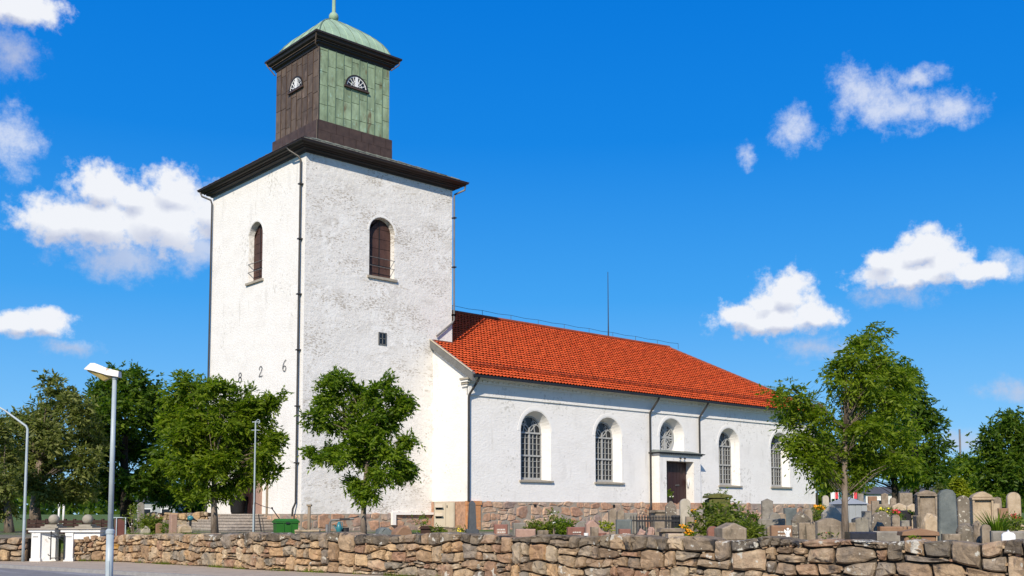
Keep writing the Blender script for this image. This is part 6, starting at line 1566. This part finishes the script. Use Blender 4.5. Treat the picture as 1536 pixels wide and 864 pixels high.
# green bin
def binn():
    d = 33.5; k = d / F; t = thing('grit_bin', 'bright green plastic bin with lid standing behind the wall', 'bin', gp(428, d, YARD), -HEAD + .45)
    h = zv(777.5, d) - YARD; w = 30 * k / 2 / .9; dp = 22 * k / 2
    MB().add([(-w * .92, -dp * .9, 0), (w * .92, -dp * .9, 0), (w * .92, dp * .9, 0), (-w * .92, dp * .9, 0), (-w, -dp, h - .1), (w, -dp, h - .1), (w, dp, h - .1), (-w, dp, h - .1)], [(0, 1, 5, 4), (1, 2, 6, 5), (2, 3, 7, 6), (3, 0, 4, 7), (3, 2, 1, 0)]).build('body', M['bin'], t)
    MB().box(-w - .03, w + .03, -dp - .03, dp + .03, h - .13, h - .08).build('rim', M['bin'], t)
    MB().add([(-w - .03, -dp - .04, h - .078), (w + .03, -dp - .04, h - .078), (w + .03, dp + .03, h - .078), (-w - .03, dp + .03, h - .078), (-w + .05, -dp + .06, h), (w - .05, -dp + .06, h), (w - .05, dp - .05, h), (-w + .05, dp - .05, h)], [(0, 1, 5, 4), (1, 2, 6, 5), (2, 3, 7, 6), (3, 0, 4, 7), (4, 5, 6, 7), (3, 2, 1, 0)]).build('lid', M['bin'], t)
    for x in (-w * .33, w * .33): MB().box(x - .012, x + .012, -dp - .02, -dp + .02, .02, h - .13).build('rib', M['bin'], t)
    for x in (-w + .06, w - .06): MB().tube([(x, dp + .02, .05), (x + .05, dp + .02, .05)], .05, 10).build('wheel', M['iron'], t)
    MB().box(-.06, .06, -dp - .045, -dp - .03, h - .16, h - .11).build('latch', M['iron'], t)
binn()
def misc():
    # rod with ball end rising from behind the bin
    t = thing('lever_rod', 'dark slanting rod with round end leaning over the green bin', 'rod', gp(421, 34.5, YARD), -HEAD)
    k = 34.5 / F; MB().tube([(0, 0, .1), (0, 0, zv(779, 34.5) - YARD - .05), (-14 * k, 0, zv(762, 34.5) - YARD)], .018, 6).build('rod', M['iron'], t); MB().sph((-14 * k, 0, zv(761.5, 34.5) - YARD), .035, 8, 6).build('knob', M['iron'], t)
    t = thing('leaning_board', 'narrow black board leaning on the end of the stairs', 'board', gp(391, 38, YARD), -HEAD)
    k = 38 / F; t_ = zv(771, 38) - YARD; MB().bar((.05, 0, 0), (-.10, 0, t_), .07, .03).build('board', M['iron'], t); MB().bar((.12, .05, .1), (0.02, .05, t_ - .12), .02, .02).build('brace', M['iron'], t)
    t = thing('hose', 'thin dark cable sagging from the pole towards the green bin', 'cable', gp(381, 36.8, YARD), -HEAD)
    k = 36.8 / F; MB().tube([(0, 0, zv(753, 36.8) - YARD), (8 * k, 0, zv(757, 36.8) - YARD), (16 * k, .1, zv(760, 36.8) - YARD), (25 * k, .1, zv(762, 36.8) - YARD)], .012, 5).build('cable', M['iron'], t); MB().tube([(0, 0, 0), (0, 0, zv(753, 36.8) - YARD)], .012, 4).build('riser', M['iron'], t)
    # stone bench
    t = thing('stone_bench', 'low pale stone bench or trough right of the green bin', 'bench', gp(461, 31.5, YARD), -HEAD + .1)
    k = 31.5 / F; h = zv(794, 31.5) - YARD; MB().box(-18 * k, 18 * k, -.2, .2, h - .05, h).build('seat', M['sand'], t)
    for s in (-1, 1): MB().box(s * 13 * k - .1, s * 13 * k + .1, -.15, .15, 0, h - .05).build('leg', M['sand'], t)
    # water tap: post with long arm
    t = thing('water_tap', 'curved dark water pipe with long arm over the teal watering can', 'water tap', gp(494, 34, YARD), -HEAD)
    k = 34 / F; z = zv(780, 34) - YARD
    MB().tube([(0, 0, 0), (0, 0, z - .1), (.05, 0, z), (36 * k, 0, z + .05)], .035, 8).build('pipe', M['pipe_grey'], t); MB().box(15 * k, 30 * k, -.05, .05, z + .0, z + .07).build('arm_sleeve', M['iron'], t)
    t = thing('watering_can', 'teal watering can hanging below the water pipe arm', 'watering can', gp(508, 33, YARD), -HEAD)
    k = 33 / F; z0 = zv(799, 33) - YARD; z1 = zv(782, 33) - YARD
    MB().lathe([(.05, z0), (.09, z0 + .05), (.085, z0 + .2), (.035, z1)], (0, 0, 0), 12).build('body', M['teal'], t, smooth=True); MB().tube([(-.06, 0, z0 + .08), (-.16, 0, z0 + .25)], [.02, .014], 6).build('spout', M['teal'], t); MB().tube([(.04, 0, z1), (.10, 0, z1 - .02), (.10, 0, z0 + .12)], .012, 5).build('handle', M['teal'], t)
    MB().box(-.12, .14, -.1, .1, 0, z0).build('stand', M['step'], t)
    t = thing('bucket', 'black bucket next to the teal watering can', 'bucket', gp(517.5, 33.2, YARD), -HEAD)
    h = zv(791, 33.2) - YARD; MB().lathe([(.09, 0), (.12, h), (.105, h), (.09, h - .1)], (0, 0, 0), 14).build('body', M['black'], t, smooth=True); MB().tube([(-.12, 0, h - .02), (-.1, .05, h - .12), (.1, .05, h - .12), (.12, 0, h - .02)], .008, 4).build('handle', M['galv'], t)
    # planter on the stairs with greenery
    p = Vector((-.55, 5.25, 1.62)); t = thing('planter', 'big black flower planter on the top step beside the west door', 'planter', p)
    MB().lathe([(.30, 0), (.34, .1), (.42, .80), (.46, .84), (.46, .90), (.40, .90), (.38, .78)], (0, 0, 0), 16).build('pot', M['black'], t, smooth=True)
    crown(t, [(Vector((0, 0, 1.0)), .38, .38, .2)], M['leaf_yellow'], 91, dens=1.2, cl_r=.12, twigs=7, nl=6, tl=.12, ll=.08, lw=.04, name='foliage')
    t = thing('planter', 'small dark plant pot with white flowers beside the porch door', 'planter', (22.9, NY0 - .45, ZPN - .08))
    MB().lathe([(.13, 0), (.17, .3), (.19, .42), (.17, .42)], (0, 0, 0), 12).build('pot', M['black'], t); crown(t, [(Vector((0, 0, .6)), .16, .16, .25)], M['leaf_deep'], 92, dens=1.2, cl_r=.1, twigs=7, nl=6, tl=.1, ll=.08, lw=.04, name='foliage')
    fb = MB(); rd = random.Random(4)
    for i in range(12): fb.sph((rd.uniform(-.2, .2), rd.uniform(-.2, 0), .44 + rd.uniform(-.03, .06)), .03, 6, 3)
    tag(fb.build('flowers', M['petal_white'], t), kind='stuff')
    # globe lantern, teal, left of the stairs
    t = thing('garden_globe', 'teal round watering can or globe on the rocks left of the stairs', 'garden globe', gp(285, 46, YARD), -HEAD)
    k = 46 / F; z = zv(776.5, 46) - YARD; MB().sph((0, 0, z), 4.8 * k, 14, 10, .85).build('globe', M['teal'], t, smooth=True); MB().lathe([(.14, 0), (.05, .15), (.06, z - .1)], (0, 0, 0), 10).build('stand', M['iron'], t)
    MB().tube([(4 * k, 0, z), (8 * k, 0, z - .08)], [.03, .02], 6).build('spout', M['iron'], t)
    # beige cabinet with two hoods
    d = 49; k = d / F; t = thing('utility_cabinet', 'beige metal utility cabinet with two louvred hoods by the nave corner', 'cabinet', gp(666, d, YARD), -HEAD + .12)
    w = 15 * k; z0 = zv(790, d) - YARD; z1 = zv(753, d) - YARD
    MB().box(-w, w, -.3, .3, z0, z1).build('cabinet_body', M['beige'], t); MB().box(-w + .05, w, -.25, .25, 0, max(.05, z0 - .004)).build('footing', M['wood'], t)
    for zt2 in (z1 - .10, z1 - .50):
        x0_, x1_ = -w * .92, -w * .22
        MB().add([(x0_, -.30, zt2), (x1_, -.30, zt2), (x0_ - .02, -.46, zt2 - .13), (x1_ + .02, -.46, zt2 - .13), (x0_ - .02, -.46, zt2 - .155), (x1_ + .02, -.46, zt2 - .155), (x0_, -.30, zt2 - .155), (x1_, -.30, zt2 - .155)], [(0, 1, 3, 2), (2, 3, 5, 4), (0, 2, 4, 6), (1, 7, 5, 3)]).build('hood', M['beige'], t)
        MB().box(x0_ + .02, x1_ - .02, -.312, -.30, zt2 - .235, zt2 - .10).build('louvre', M['black'], t)
    MB().box(w * .1, w * .12, -.315, -.30, z0 + .05, z1 - .05).build('door_gap', M['wood'], t); MB().box(w * .45, w * .9, -.34, -.30, z0 - .02, z1).build('door_edge', M['beige'], t)
    MB().box(w * .2, w * .28, -.335, -.30, z1 - .25, z1 - .15).build('lock', M['iron'], t); MB().box(w * .98, w * 1.08, -.2, .3, z0, z1 - .05).build('side_gap', M['black'], t)
    # dark roofed box and tan box by the cabinet
    t = thing('lantern_box', 'dark red-brown little roofed box left of the yellow-green bush', 'box', gp(639, 30, YARD), -HEAD)
    k = 30 / F; h = zv(793, 30) - YARD; hr = zv(788.5, 30) - YARD; MB().box(-8 * k, 8 * k, -.12, .12, 0, h).build('body', M['wood_dark'], t); MB().prism([(-11 * k, h), (-7 * k, hr), (7 * k, hr), (11 * k, h)], -.16, .16).build('roof', M['wood_dark'], t)
    t = thing('tan_box', 'plain tan wooden box below the beige cabinet', 'box', gp(676, 30, YARD), -HEAD + .1)
    h = zv(791, 30) - YARD; MB().box(-8 * k, 8 * k, -.14, .14, 0, h - .025).build('body', M['wood'], t); MB().box(-8.6 * k, 8.6 * k, -.16, .16, h - .022, h).build('lid', M['wood'], t)
    # small banners far right under the trees
    for u, m_, c in ((1250, 'petal_white', 'white'), (1256, 'petal_red', 'red'), (1261, 'teal', 'teal'), (1284, 'petal_red', 'red')):
        lab = {1250: 'small white banner under the trees beyond the slender pale stone', 1256: 'small red banner between the white and the teal one under the trees', 1261: 'small teal banner under the trees left of the grey cabin', 1284: 'small red banner behind the grey cabin'}[u]
        t = thing('banner', lab, 'banner', gp(u, 70, YARD), -HEAD); z = zv(739, 70) - YARD
        MB().tube([(-.12, 0, 0), (-.12, 0, z)], .02, 5).build('pole', M['fan'], t); MB().box(-.11, .11, -.01, .01, z - .44, z - .02).build('cloth', M[m_], t)
misc()
# pale houses far beyond the trees
def house(label, u0, u1, v0, vr, d, wm, seed):
    u = (u0 + u1) / 2; w = (u1 - u0) * d / F; z = zv(v0, d); zr = zv(vr, d); t = thing('house', label, 'house', gp(u, d, -.3), -HEAD)
    z += .3; zr += .3
    MB().box(-w / 2, w / 2, 0, 8, 0, z).build('wall', M[wm], t)
    MB().add([(-w / 2 - .4, -.4, z), (w / 2 + .4, -.4, z), (w / 2 + .4, 8.4, z), (-w / 2 - .4, 8.4, z), (-w / 2 - .4, 4, zr), (w / 2 + .4, 4, zr)], [(0, 1, 5, 4), (2, 3, 4, 5), (0, 4, 3), (1, 2, 5), (0, 3, 2, 1)]).build('roof', M['house_roof'], t)
    n = max(2, int(w / 3))
    for k in range(n):
        x = -w / 2 + w * (k + .5) / n; f = MB().box(x - .6, x + .6, -.06, 0.0, z - 2.1, z - .8).build('window', M['fan'], t); MB().box(x - .5, x + .5, -.07, -.055, z - 2.0, z - .9).build('pane', M['glass'], f)
house('long pale house glimpsed under the trees between the two dark trunks', 1300, 1420, 742, 730, 150, 'pale_wall', 1)
house('pale house with dark roof seen low under the dark trees left of the tower', 205, 262, 752, 742, 130, 'cabin', 2)
